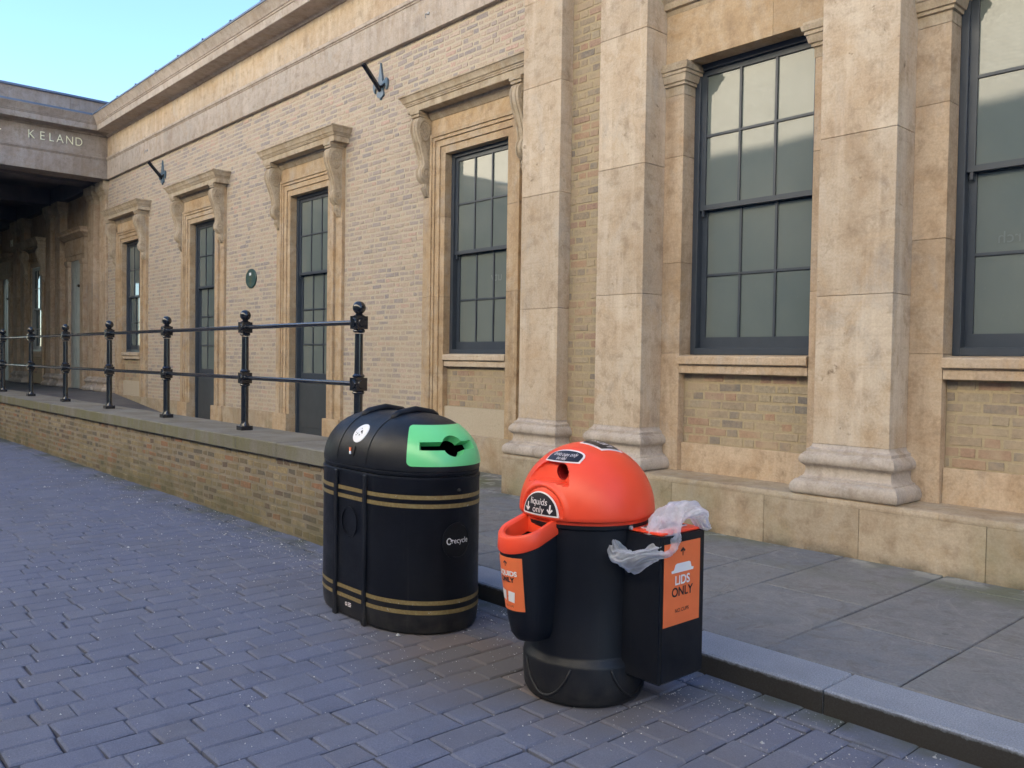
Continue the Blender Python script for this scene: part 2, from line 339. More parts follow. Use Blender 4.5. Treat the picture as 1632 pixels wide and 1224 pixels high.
n = N('door_panel'); M['doorpanel'] = n.out(n.ramp(n.noise(n.pos, 5, 4), [(.3, (.05,.058,.068)), (.7, (.065,.073,.083))]), .45, .4)
n = N('slate_roof'); M['unseen_roof'] = n.out(n.ramp(n.noise(n.pos, 3, 5), [(.3, (.07,.075,.09)), (.7, (.12,.125,.14))]), .8, .3)
n = N('window_glass'); x, y, z = n.sep(n.pos)
c = n.ramp(n.noise(n.scale(n.pos, (1, 1, .7)), 1.1, 4, .5), [(.35, (.125,.155,.155)), (.65, (.165,.19,.18))])
c = n.mix(n.rng(n.noise(n.pos, 35, 5, .7), .62, .75, 0, .12), c, (.3,.32,.3))
n.bump(n.noise(n.scale(n.pos, (1, 1, .6)), 2.2, 1), .05, .02); n.b.inputs['IOR'].default_value = 1.62; M['glass'] = n.out(c, .03, .5)
n = N('clear_polythene'); n.b.inputs['Transmission Weight'].default_value = .0
tr = n.n.new('ShaderNodeBsdfTransparent'); tl = n.n.new('ShaderNodeBsdfTranslucent'); mx1 = n.n.new('ShaderNodeMixShader'); mx2 = n.n.new('ShaderNodeMixShader')
tl.inputs[0].default_value = (.90,.93,1,1); n.out((.86,.89,.98), .16, .8); n.bump(n.noise(n.pos, 22, 1, .5, .8), .25, .004)
mx1.inputs[0].default_value = .45; n.L(n.b.outputs[0], mx1.inputs[1]); n.L(tl.outputs[0], mx1.inputs[2])
lw = n.n.new('ShaderNodeLayerWeight'); lw.inputs[0].default_value = .5
fac = n.math('ADD', n.rng(lw.outputs['Facing'], .15, 1, .36, .75), n.rng(n.noise(n.pos, 16, 3, .6), .45, .65, 0, .22)); fac = n.math('MINIMUM', fac, .92)
n.L(fac, mx2.inputs[0]); n.L(tr.outputs[0], mx2.inputs[1]); n.L(mx1.outputs[0], mx2.inputs[2]); n.L(mx2.outputs[0], n.n['Material Output'].inputs[0]); M['bag'] = n.m

# ------------------------------------------------------------------ ground: road, kerb, pavement, platform
GZ = -1.5; PZ = -1.40
bm = bmesh.new(); box(bm, -260, 260, -260, 260, GZ-1.2, GZ-.045)
tag(obj('ground', recalc(bm), M['joint']), 'dark ground under the paving', kind='structure')
def paving(u0, u1, v0, v1, roww, seed, vary, alongx=False):
    rng = random.Random(seed); V = []; F = []
    u = u0
    while u < u1 - .02:
        w = roww*rng.uniform(.97, 1.03); ub = min(u+w, u1); v = v0 - rng.uniform(0, .3)
        while v < v1:
            l = rng.choice(vary)*rng.uniform(.92, 1.08); va, vb = max(v, v0), min(v+l, v1)
            if vb - va > .04:
                g = rng.choice((.0022, .003, .004, .005)); j = lambda s=.0055: rng.uniform(-s, s); h = GZ + rng.uniform(-.002, .002); tx, ty = rng.uniform(-.006, .006), rng.uniform(-.006, .006)
                n = len(V); e = rng.uniform(.007, .013); cu, cv = (u+ub)/2, (va+vb)/2
                c = [(u+g+j(), va+g+j()), (ub-g+j(), va+g+j()), (ub-g+j(), vb-g+j()), (u+g+j(), vb-g+j())]
                def P(a, b, z): z = z + (a-cu)*tx + (b-cv)*ty; return (b, a, z) if alongx else (a, b, z)
                for a, b in c: V.append(P(a + (e if a < cu else -e), b + (e if b < cv else -e), h))
                for a, b in c: V.append(P(a, b, h-.007))
                for a, b in c: V.append(P(a, b, h-.04))
                q = [(n,n+1,n+2,n+3)] + [(n+4+s, n+4+(s+1) % 4, n+(s+1) % 4, n+s) for s in range(4)] + [(n+8+s, n+8+(s+1) % 4, n+4+(s+1) % 4, n+4+s) for s in range(4)]
                F += [x[::-1] for x in q] if alongx else q
            v += l
        u = ub
    me = bpy.data.meshes.new('paving'); me.from_pydata(V, [], F); me.update(); return me
me = paving(-30, 3.0, -7.2, 3.30, .158, 3, (.16, .21, .25, .28))
me2 = paving(3.305, 3.475, -30, 3.0, .17, 4, (.21, .25, .32), True)
bmr = bmesh.new(); bmr.from_mesh(me); bmr.from_mesh(me2)
tag(obj('road', bmr, M['paver']), 'blue grey tumbled block paving of the street', kind='structure')
# grit
rng = random.Random(11); V = []; F = []
for i in range(5200):
    x = -1.2 - abs(rng.gauss(0, 1))*4.6; y = rng.uniform(.3, 3.44) if rng.random() < .62 else 3.44 - abs(rng.gauss(0, .35))
    if y < .2 or x < -17: continue
    s = rng.choice((.0016, .002, .0025, .0032)) * (1 + .10*abs(x)) * (.8 if rng.random() < .985 else 2.2); a = rng.uniform(0, 6.28); n = len(V); z = GZ
    for k in range(4):
        rr = s*rng.uniform(.7, 1.5); V.append((x+rr*math.cos(a+k*1.57)*1.4, y+rr*math.sin(a+k*1.57), z-.001))
    V.append((x, y, z+s*1.1)); F += [(n, n+1, n+4), (n+1, n+2, n+4), (n+2, n+3, n+4), (n+3, n, n+4)]
me = bpy.data.meshes.new('grit'); me.from_pydata(V, [], F); me.update()
n = N('grit'); M['grit'] = n.out(n.ramp(n.isl, [(0, (.22,.23,.25)), (.6, (.34,.35,.37)), (1, (.62,.62,.62))]), .8, .3)
tag(obj('grit', me, M['grit']), 'pale grit and litter specks scattered over the block paving', 'grit', kind='stuff')
# kerb
bm = bmesh.new(); js = [-5.86, -5.35, -4.44, -3.5, -2.62, -1.80, -.95, -.05, .85, 1.8, 3]
for a, b in zip(js, js[1:]): box(bm, a+.003, b-.003, 3.478, 3.765, GZ-.05, PZ, bev=.008)
tag(obj('kerb', recalc(bm), M['kerb']), 'grey granite kerb along the pavement', kind='structure')
# pavement of flagstones
def flags():
    rng = random.Random(5); V = []; F = []
    xs = [-1.10, -1.59, -2.25, -2.95, -3.39, -4.05, -4.7, -5.3, -5.9]
    right = [-1.10, -.42, .2, .9, 1.55, 2.2, 3.0]
    cols = [(b, a) for a, b in zip(xs, xs[1:])] + list(zip(right, right[1:]))
    fixed = {-1.59: [4.58, 5.72], -2.25: [4.47, 5.72], -2.95: [4.86], -3.39: [4.45, 5.3]}
    def slab(a, b, c, d, z):
        g = .005; n = len(V); j = lambda: rng.uniform(-.004, .004); t = [rng.uniform(-.002, .002) for _ in range(4)]
        cs = [(a+g+j(), c+g+j()), (b-g+j(), c+g+j()), (b-g+j(), d-g+j()), (a+g+j(), d-g+j())]; mx, my = (a+b)/2, (c+d)/2; e = .006
        for (p, q), h in zip(cs, t): V.append((p+(e if p < mx else -e), q+(e if q < my else -e), z+h+.004*(q-3.7)))
        for (p, q), h in zip(cs, t): V.append((p, q, z-.006+h+.004*(q-3.7)))
        for (p, q), h in zip(cs, t): V.append((p, q, z-.05))
        F.extend([(n,n+1,n+2,n+3)] + [(n+4+s, n+4+(s+1) % 4, n+(s+1) % 4, n+s) for s in range(4)] + [(n+8+s, n+8+(s+1) % 4, n+4+(s+1) % 4, n+4+s) for s in range(4)])
    for a, b in cols:
        ys = [3.77] + fixed.get(a, fixed.get(b, None) or sorted(rng.uniform(4.2, 5.6) for _ in range(2))) + [6.95 if a < -6 else 6.0]
        for c, d in zip(ys, ys[1:]):
            if d - c > .15: slab(a, b, c, d, PZ)
    x = -5.9
    while x > -17.4:
        w = rng.uniform(.55, .8); ys = [4.14] + sorted((rng.uniform(4.7, 5.2), rng.uniform(5.7, 6.3))) + [6.93]
        for c, d in zip(ys, ys[1:]): slab(x-w, x, c, d, PZ)
        x -= w
    # patch left of the projecting block
    me = bpy.data.meshes.new('pavement'); me.from_pydata(V, [], F); me.update(); return me, x
me, xe = flags()
bm = bmesh.new(); bm.from_mesh(me)
tag(obj('pavement', bm, M['flag']), 'sandstone flagstone pavement before the facade', kind='structure')
bm = bmesh.new(); box(bm, xe, 3, 3.70, 7.05, GZ-.1, PZ-.025); tag(obj('pavement_bed', recalc(bm), M['joint']), 'dark bed under the flagstones', kind='structure')
bm = bmesh.new()
loft(bm, [[(-60, y, -.93), (-22.3, y, -.93), (-17.3, y, PZ), (xe+.02, y, PZ-.002), (xe+.02, y, GZ), (-60, y, GZ)] for y in (4.12, 7.3)])
bmesh.ops.triangulate(bm, faces=[f for f in bm.faces if len(f.verts) > 4])
tag(obj('platform', recalc(bm), M['platform']), 'grey platform and ramp behind the low wall', kind='structure')

# ------------------------------------------------------------------ retaining wall and railing
rw = empty('retaining_wall', (-12, 3.8, GZ), 'low yellow brick wall with stone coping carrying the black railing', 'wall')
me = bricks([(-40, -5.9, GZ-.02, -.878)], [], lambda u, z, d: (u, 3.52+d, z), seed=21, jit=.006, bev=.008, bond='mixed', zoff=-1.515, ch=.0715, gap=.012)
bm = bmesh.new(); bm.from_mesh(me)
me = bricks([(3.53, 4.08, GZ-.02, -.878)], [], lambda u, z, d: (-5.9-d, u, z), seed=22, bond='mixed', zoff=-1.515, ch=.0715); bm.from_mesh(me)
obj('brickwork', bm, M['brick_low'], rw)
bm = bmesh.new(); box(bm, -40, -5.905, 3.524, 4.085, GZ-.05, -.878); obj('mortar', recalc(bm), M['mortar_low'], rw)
bm = bmesh.new(); x = -5.86; rng = random.Random(2)
while x > -40:
    w = rng.uniform(.8, 1.05); box(bm, x-w+.003, x-.003, 3.478+rng.uniform(-.003, .003), 4.14, -.876, -.742+rng.uniform(-.002, .002), bev=.009); x -= w
obj('coping', recalc(bm), M['coping'], rw)

rl = empty('railing', (-12, 3.83, -.74), 'black painted iron railing with ball topped posts on the low wall', 'railing')
def post_mesh():
    bm = bmesh.new(); r = .037
    box(bm, -.062, .062, -.062, .062, 0, .045, bev=.004)
    lathe(bm, [(.05,.045),(.045,.06),(.038,.075),(r,.09),(r,.455)], 16)
    for zc in (.533, 1.046):
        lathe(bm, [(r,zc-.085),(.048,zc-.08),(.052,zc-.07),(.048,zc-.06),(.043,zc-.055)], 16)
        bmesh.ops.create_cube(bm, size=1, matrix=Matrix.Translation((0, 0, zc)) @ Matrix.Diagonal((.105,.105,.108,1)))
        for k in range(4):
            mt = Matrix.Rotation(k*math.pi/2, 4, 'Z') @ Matrix.Translation((0, -.0535, zc)) @ Matrix.Rotation(math.pi/2, 4, 'X')
            bmesh.ops.create_cone(bm, cap_ends=True, segments=14, radius1=.042, radius2=.034, depth=.016, matrix=mt)
    lathe(bm, [(.043,.588),(.05,.594),(.052,.604),(.046,.612),(r,.62),(r*.92,.955)], 16)
    lathe(bm, [(.045,1.098),(.048,1.105),(.034,1.112),(.026,1.122)], 16)
    return recalc(bm)
pm = None
for k in range(12):
    L = (-6.13-2.152*k, 3.83, -.742)
    if pm is None:
        o = obj('post', post_mesh(), M['iron'], rl, L, smooth=35); pm = o
        bm = bmesh.new(); bmesh.ops.create_uvsphere(bm, u_segments=20, v_segments=14, radius=.055, matrix=Matrix.Translation((0, 0, 1.17)))
        f = obj('ball_finial', bm, M['iron'], o, L, smooth=True)
    else: copy_tree(pm, rl, Vector((-2.152*k, 0, 0)))
for k in range(11):
    for zc in (.306, -.207):
        bm = bmesh.new(); x1 = -6.13-2.152*k-.05; x0 = x1-2.152+.1
        tube(bm, [(x0, 3.83, zc), (x1, 3.83, zc)], .021, 12); obj('rail', recalc(bm), M['iron'], rl, smooth=35)

# ------------------------------------------------------------------ station building
sb = empty('station_building', (-10, 8, PZ), 'long single storey buff brick and sandstone station facade with sash windows', 'building')
WY = 6.95
CX = [-21.17, -16.96, -12.64, -8.38]      # centres of left openings: window, door, door, window
left_holes = []
for i, c in enumerate(CX):
    hb = -1.5 if i in (1, 2) else -.95
    left_holes.append((c-1.05, c+1.05, hb, 3.02)); left_holes.append((c-1.10, c+1.10, 2.2, 3.28))
LX0, LX1 = -22.97, -6.64
me = bricks([(LX0, LX1, -.945, 4.41)], left_holes, lambda u, z, d: (u, WY+d, z), seed=31, zoff=-.95, ch=.076, gap=.012, bev=.007, depth=.025, jit=.006)
obj('brickwork', me, M['brick'], sb)
# mortar backing, built round the openings
bm = bmesh.new()
def wall_with_holes(bm, x0, x1, z0, z1, y0, y1, holes):
    xs = sorted({x0, x1, *[h[0] for h in holes], *[h[1] for h in holes]}); xs = [x for x in xs if x0 <= x <= x1]
    for a, b in zip(xs, xs[1:]):
        mid = (a+b)/2; hz = sorted((h[2], h[3]) for h in holes if h[0] < mid < h[1]); z = z0
        for c, d in hz:
            if c > z: box(bm, a, b, y0, y1, z, c)
            z = max(z, d)
        if z < z1: box(bm, a, b, y0, y1, z, z1)
opn = [(c-.71, c+.71, (-1.6 if i in (1, 2) else -.60), 2.79) for i, c in enumerate(CX)]
wall_with_holes(bm, -22.97, LX1, -1.5, 4.41, WY+.004, 7.6, opn)
obj('wall', recalc(bm), M['mortar'], sb)
bm = bmesh.new(); wall_with_holes(bm, -60, -22.975, -1.5, 4.41, 7.10, 7.6, []); obj('colonnade_wall', recalc(bm), M['stone'], sb)
# plinth of the left wall
edges = [LX0] + [v for c in (CX[1], CX[2]) for v in (c-.64, c+.64)] + [LX1]
for a, b in zip(edges[::2], edges[1::2]):
    bm = bmesh.new(); stones(bm, a, b, 6.885, 7.1, -1.5, -.95, [a+.9+.95*k for k in range(12)], 'x')
    obj('plinth', recalc(bm), M['stone_foot'], sb)

# --- sash windows / glazed doors
def sash(parent, cx, x0, x1, zb, zt, mid, muz_lo, muz_up, y, cols=3, name='window', panel=None, mux=None):
    """x0,x1 opening; zb,zt opening bottom and top; the frame stands at y"""
    bm = bmesh.new(); t = .055
    for (a, b, c, d) in ((x0, x0+t, zb, zt), (x1-t, x1, zb, zt), (x0+t, x1-t, zt-t, zt), (x0+t, x1-t, zb, zb+t*1.1)):
        box(bm, a, b, y-.03, y+.12, c, d, bev=.003)
    s = .055; gx0, gx1 = x0+t, x1-t
    zb2 = panel if panel is not None else zb+t*1.1
    # upper sash (outer), lower sash (inner)
    for (za, zc, yy, rb, rtp, mz) in ((mid-.02, zt-t, y, .045, .05, muz_up), (zb2, mid+.02, y+.045, .10, .045, muz_lo)):
        box(bm, gx0, gx0+s, yy, yy+.04, za, zc); box(bm, gx1-s, gx1, yy, yy+.04, za, zc)
        box(bm, gx0+s, gx1-s, yy, yy+.04, za, za+rb); box(bm, gx0+s, gx1-s, yy, yy+.04, zc-rtp, zc)
        a, b = gx0+s, gx1-s
        vx = [a+(b-a)*k/cols for k in range(1, cols)]
        for q in vx: box(bm, q-.011, q+.011, yy+.002, yy+.034, za+rb, zc-rtp)
        for q in mz: box(bm, a, b, yy+.004, yy+.036, q-.011, q+.011)
    if yy: # little horns on the upper sash
        for q in (gx0+.02, gx1-.02-.022): box(bm, q, q+.022, y+.004, y+.034, mid-.075, mid-.021)
    fr = obj(name, recalc(bm), M['frame'], parent)
    for (za, zc, yy) in ((mid, zt-t, y+.018), (zb2, mid-.03, y+.063)):
        bm = bmesh.new(); box(bm, gx0+.03, gx1-.03, yy, yy+.004, za, zc); obj('glass', recalc(bm), M['glass'], fr)
    if panel is not None:
        bm = bmesh.new(); box(bm, gx0, gx1, y+.02, y+.07, zb, panel-.001); box(bm, gx0+.10, gx1-.10, y+.012, y+.02, zb+.2, panel-.1, bev=.004)
        obj('door_panel', recalc(bm), M['doorpanel'], fr)
    bm = bmesh.new(); box(bm, x0-.1, x1+.1, y+.3, y+.32, zb-.1, zt+.1); 
    return fr

# --- stone surround of a left-hand opening with consoles and hood
def console_mesh():
    """local: y=0 wall face, projecting to -y, z=0 top; x centred"""
    bm = bmesh.new(); w = .078
    prof = [(0, .30), (.02, .278)]
    out = [(0.00,.17),(-.03,.205),(-.08,.228),(-.14,.235),(-.21,.225),(-.28,.20),(-.35,.17),(-.42,.145),(-.50,.12),(-.57,.105),(-.62,.10),(-.645,.108),(-.67,.125),(-.71,.135),(-.76,.132),(-.80,.115),(-.83,.085),(-.86,.055),(-.90,.06),(-.95,.05),(-1.0,.028),(-1.03,.012)]
    # front band with three flutes: cross profile in x
    xs = [(-w,0),(-w+.006,-.012),(-w+.03,-.012),(-w+.036,0.0),(-.028,0.0),(-.022,-.010),(.022,-.010),(.028,0),(w-.036,0.0),(w-.03,-.012),(w-.006,-.012),(w,0)]
    rings = []
    for z, p in out:
        k = 1 if z > -.85 else .75
        rings.append([(x*k, -p+dy*min(1, p/.08), z) for x, dy in xs] + [(w*k, 0.02, z), (-w*k, 0.02, z)])
    loft(bm, rings)
    box(bm, -w-.012, w+.012, -.215, .02, 0.0, .035); box(bm, -w-.022, w+.022, -.23, .02, .035, .075)
    # side scrolls: raised oval ring with rosette, leaf stem
    for sgn in (-1, 1):
        xx = sgn*w
        def ring(cy, cz, ry, rz, r, n=22):
            pts = [(xx+sgn*.001, cy+ry*math.cos(t), cz+rz*math.sin(t)) for t in [2*math.pi*i/n for i in range(n+1)]]
            tube(bm, pts, r, 6)
        ring(-.115, -.175, .082, .135, .011); ring(-.115, -.175, .05, .09, .006)
        for k in range(8):
            a = k*math.pi/4; c = (xx, -.115+.03*math.cos(a), -.175+.055*math.sin(a))
            bmesh.ops.create_uvsphere(bm, u_segments=8, v_segments=6, radius=1, matrix=Matrix.Translation(c) @ Matrix.Diagonal((.010, .014, .02, 1)))
        bmesh.ops.create_uvsphere(bm, u_segments=10, v_segments=8, radius=1, matrix=Matrix.Translation((xx, -.115, -.175)) @ Matrix.Diagonal((.016, .016, .02, 1)))
        ring(-.075, -.73, .045, .06, .010, 16)
        bmesh.ops.create_uvsphere(bm, u_segments=10, v_segments=8, radius=1, matrix=Matrix.Translation((xx, -.075, -.73)) @ Matrix.Diagonal((.014, .018, .02, 1)))
        for k in range(5):
            z0 = -.36-.055*k; y0 = -.10+.012*k
            tube(bm, [(xx, y0, z0), (xx+sgn*.004, y0+.03, z0-.02), (xx, y0+.035*(1-.12*k), z0-.05)], [.009, .012, .004], 6)
    # acanthus drop below
    for k in range(3):
        tube(bm, [((k-1)*.02, -.05, -.84), ((k-1)*.034, -.066, -.93), ((k-1)*.02, -.03, -1.02)], [.014, .02, .008], 7)
    return recalc(bm)
con_mesh = None
def surround(parent, c, door, zb, y=6.87, consoles=True, label=None):
    """architrave with fasciae, backing strip, frieze, bed mould"""
    global con_mesh
    bm = bmesh.new(); h = .62; zt = 2.73; hood = 2.0
    bot = -.945 if not door else -.945
    # stepped architrave : bands (inner offset, outer offset, y front)
    bands = [(0, .095, y+.045), (.0975, .18, y+.025), (.1825, .225, y+.005), (.2275, .27, y-.012)]
    jz = [-.2+.02*(c % 1), .85, 1.9]
    for a, b, yf in bands:
        for s in (-1, 1):
            xa, xb = sorted((c+s*(h+a), c+s*(h+b)))
            stones(bm, xa, xb, yf, WY+.16, bot, zt+b, jz, 'z', bev=.0015)
        box(bm, c-h-a-.0005, c+h+a+.0005, yf+.001, WY+.16, zt+a, zt+b)
    # reveal lining (deep) in two blocks
    # backing strips behind the consoles, frieze between
    for s in (-1, 1):
        xa, xb = sorted((c+s*(h+.272), c+s*(h+.455)))
        stones(bm, xa, xb, y+.03, WY+.02, bot, 3.25, jz+[2.1], 'z', bev=.0015)
        if door: # foot blocks
            xa, xb = sorted((c+s*(h-.015), c+s*(h+.48))); box(bm, xa, xb, y-.02, WY+.16, -1.45, -.945, bev=.004)
    box(bm, c-h-.268, c+h+.268, y+.022, WY+.02, 3.003, 3.25, bev=.002)
    o = obj('window_surround' if not door else 'door_surround', recalc(bm), M['stone_ochre'], parent)
    # hood
    bm = bmesh.new(); hw = h+.475
    rectloft(bm, [(3.19, -.20), (3.2, .0), (3.225, .012), (3.245, .03), (3.262, .034)], c-h-.28, c+h+.28, y+.01, WY+.03, 'y')
    rectloft(bm, [(3.30, .0), (3.306, .005), (3.385, .008), (3.387, .022), (3.405, .022), (3.408, .03), (3.425, .036), (3.432, .05), (3.47, .062), (3.50, .085), (3.503, .095), (3.525, .095), (3.535, .06)], c-hw-.08, c+hw+.08, 6.69, WY+.02, 'xXy')
    rectloft(bm, [(3.262, .0), (3.30, .0)], c-hw+.0, c+hw-.0, 6.83, WY+.02, '')
    obj('hood', recalc(bm), M['stone_hood'], o, smooth=25)
    for s in (-1, 1):
        L = (c+s*(h+.37), y+.03, 3.225)
        if con_mesh is None:
            k = obj('console', console_mesh(), M['stone_hood'], o, L, smooth=40); con_mesh = k.data
        else:
            k = link(bpy.data.objects.new('console', con_mesh)); k.parent = o; k.location = Vector(L)-WL[o.name]; WL[k.name] = Vector(L)
    # reveals
    bm = bmesh.new(); yb = 7.22
    for s in (-1, 1):
        xa, xb = sorted((c+s*h, c+s*(h+.15))); stones(bm, xa+(.001 if s > 0 else 0), xb-(.001 if s < 0 else 0), WY-.03, yb, zb-.1, zt, jz, 'z')
    box(bm, c-h-.15, c+h+.15, WY-.03, yb, zt+.0005, zt+.12)
    obj('reveal', recalc(bm), M['stone'], o)
    return o
def low_part(parent, c, h, zs, zbase, yb, yf, mat='stone_pale', zfoot=None):
    """sill, recessed brick panel and foot stone below a window"""
    bm = bmesh.new(); rectloft(bm, [(zs-.155, 0), (zs-.08, 0)], c-h+.004, c+h-.004, yf+.03, yb+.3, '')
    rectloft(bm, [(zs-.0775, 0), (zs-.07, .008), (zs-.012, .008), (zs-.002, 0), (zs+.012, -.12)], c-h+.002, c+h-.002, yf+.008, yb+.3, 'y')
    obj('sill', recalc(bm), M[mat], parent, smooth=20)
    me = bricks([(c-h, c+h, zbase, zs-.157)], [], lambda u, z, d: (u, yb+d, z), seed=int(abs(c)*100), jit=.004, bev=.005, zoff=zbase, ch=.0795)
    obj('brick_panel', me, M['brick_panel'], parent)
    bm = bmesh.new(); box(bm, c-h, c+h, yb+.004, yb+.3, zfoot if zfoot is not None else zbase-.3, zs-.10); obj('panel_mortar', recalc(bm), M['mortar_panel'], parent)

for i, c in enumerate(CX):
    door = i in (1, 2); zb = -1.36 if door else .08
    o = surround(sb, c, door, zb if door else -.6)
    if door:
        sash(sb, c, c-.62, c+.62, zb, 2.73, 1.42, [.82, .235], [2.06], 7.06, 3, 'glazed_door', panel=-.345)
    else:
        sash(sb, c, c-.62, c+.62, .09, 2.73, 1.42, [.80], [2.06], 7.05, 3, 'window')
        low_part(sb, c, .618, .08, -.60, 6.99, 6.90)
        bm = bmesh.new(); box(bm, c-.618, c+.618, 6.955, 7.2, -.95, -.6005, bev=.003); obj('foot_stone', recalc(bm), M['stone_foot'], sb)

# --- entablature of the left wall
ent = [(0, 0), (.02, .006), (.45, .006), (.455, .02), (.475, .022), (.48, .04), (.525, .045), (.53, .0), (.535, -.005), (1.03, -.005), (1.035, .02), (1.06, .03), (1.075, .06), (1.078, .33), (1.082, .335), (1.085, .345), (1.215, .35), (1.22, .365), (1.245, .37), (1.25, .385), (1.29, .40), (1.34, .44), (1.38, .465), (1.385, .475), (1.405, .475)]
EZ = 4.41
bm = bmesh.new()
x = LX1; jx = []
rng = random.Random(8)
def entab(bm, lo, hi, joints, levels, mk):
    js = [lo]+joints+[hi]
    for a, b in zip(js, js[1:]):
        loft(bm, [mk(a+.001, b-.001, z, p) for z, p in levels])
jts = sorted(-7.6-1.42*k+rng.uniform(-.2, .2) for k in range(11))
entab(bm, -22.85, LX1, jts, [(EZ+z, p) for z, p in ent[:7]], lambda a, b, z, p: [(a, 6.88-p, z), (b, 6.88-p, z), (b, 7.6, z), (a, 7.6, z)])
obj('architrave', recalc(bm), M['stone_grey'], sb, smooth=20)
bm = bmesh.new(); jts = sorted(-7.2-1.35*k+rng.uniform(-.3, .3) for k in range(12))
entab(bm, -22.85, LX1, jts, [(EZ+z, p) for z, p in ent[7:10]], lambda a, b, z, p: [(a, 6.88-p, z), (b, 6.88-p, z), (b, 7.6, z), (a, 7.6, z)])
obj('frieze', recalc(bm), M['stone_pale'], sb, smooth=20)
bm = bmesh.new(); jts = sorted(-7.4-1.2*k for k in range(13))
entab(bm, -23.6, LX1, jts, [(EZ+z, p) for z, p in ent[10:]], lambda a, b, z, p: [(a, 6.88-p, z), (b, 6.88-p, z), (b, 7.6, z), (a, 7.6, z)])
obj('cornice', recalc(bm), M['stone_grey'], sb, smooth=20)
bm = bmesh.new(); box(bm, -23.2, LX1, 6.385, 7.7, EZ+1.4055, EZ+1.44)
for k in range(14): 
    xx = -7.3-1.2*k; box(bm, xx-.02, xx+.02, 6.375, 7.0, EZ+1.4405, EZ+1.465)
obj('lead_flashing', recalc(bm), M['lead'], sb)
# roof behind the parapet: unseen, ridge raised to shade the street and terrace
bm = bmesh.new(); loft(bm, [[(x, 7.55, EZ), (x, 7.55, 5.78), (x, 20, 17.8), (x, 28, 5.78), (x, 28, -1.5), (x, 7.62, -1.5)] for x in (-75, -6.3)])
obj('unseen_roof', recalc(bm), M['unseen_roof'], sb)
bm = bmesh.new(); loft(bm, [[(x, 7.3, 4.42), (x, 7.3, 5.75), (x, 20, 17.8), (x, 28, 5.75), (x, 28, -1.5), (x, 7.3, -1.5)] for x in (-6.29, 48)])
obj('unseen_roof', recalc(bm), M['unseen_roof'], sb)

# --- right projecting block: plinth, pilasters, bays
PT = -.975
bm = bmesh.new(); rng = random.Random(14)
js = [-5.35, -4.52, -3.62, -2.85, -2.0, -1.15, -.2, .8]
stones(bm, -6.74, 1.9, 5.98, 6.5, -1.5, PT-.05, js, 'x', gap=.003)
js2 = [-5.9, -4.9, -3.95, -3.1, -2.3, -1.5, -.6, .3, 1.2]
xs = [-6.74]+js2+[1.9]
for a, b in zip(xs, xs[1:]):
    loft(bm, [[(a+.001, 5.98-p, z), (b-.001, 5.98-p, z), (b-.001, 6.6, z), (a+.001, 6.6, z)] for z, p in ((PT-.048, 0), (PT-.03, 0), (PT-.008, -.008), (PT, -.03))])
obj('plinth', recalc(bm), M['stone_foot'], sb)
base_lv = [(PT+.001, .095), (PT+.012, .112), (PT+.035, .122), (PT+.06, .122), (PT+.09, .112), (PT+.113, .09), (PT+.118, .072), (PT+.13, .07), (PT+.135, .055), (PT+.15, .042), (PT+.19, .035), (PT+.215, .04), (PT+.228, .055), (PT+.238, .068), (PT+.258, .076), (PT+.28, .074), (PT+.305, .06), (PT+.32, .044), (PT+.323, .036), (PT+.345, .034), (PT+.35, .022), (PT+.365, .008), (PT+.385, .001)]
def pilaster(x0, x1, yf, yb, joints, mat, z1=4.2, sub=True):
    bm = bmesh.new(); stones(bm, x0, x1, yf, yb, PT+.386, z1, joints, 'z', gap=.003, bev=.003)
    o = obj('pilaster', recalc(bm), M[mat], sb)
    bm = bmesh.new(); rectloft(bm, base_lv, x0, x1, yf, yb, 'xXy'); obj('base', recalc(bm), M['stone_grey'], o, smooth=40)
    bm = bmesh.new(); rectloft(bm, [(z1+.001, 0), (z1+.03, .02), (z1+.06, .02), (z1+.1, .05), (z1+.15, .08), (z1+.2, .085)], x0, x1, yf, yb, 'xXy'); obj('capital', recalc(bm), M['stone_grey'], o, smooth=30)
pilaster(-6.62, -6.066, 6.10, 6.6, [.547, 1.714, 2.83, 3.7], 'stone_pale')
pilaster(-5.546, -4.983, 6.10, 6.6, [.64, 1.825, 3.045, 3.9], 'stone_pale')
pilaster(-3.284, -2.70, 6.10, 6.6, [.53, 1.718, 2.95], 'stone_pale')
pilaster(-.965, -.38, 6.10, 6.6, [.6, 1.8, 3.0], 'stone_pale')
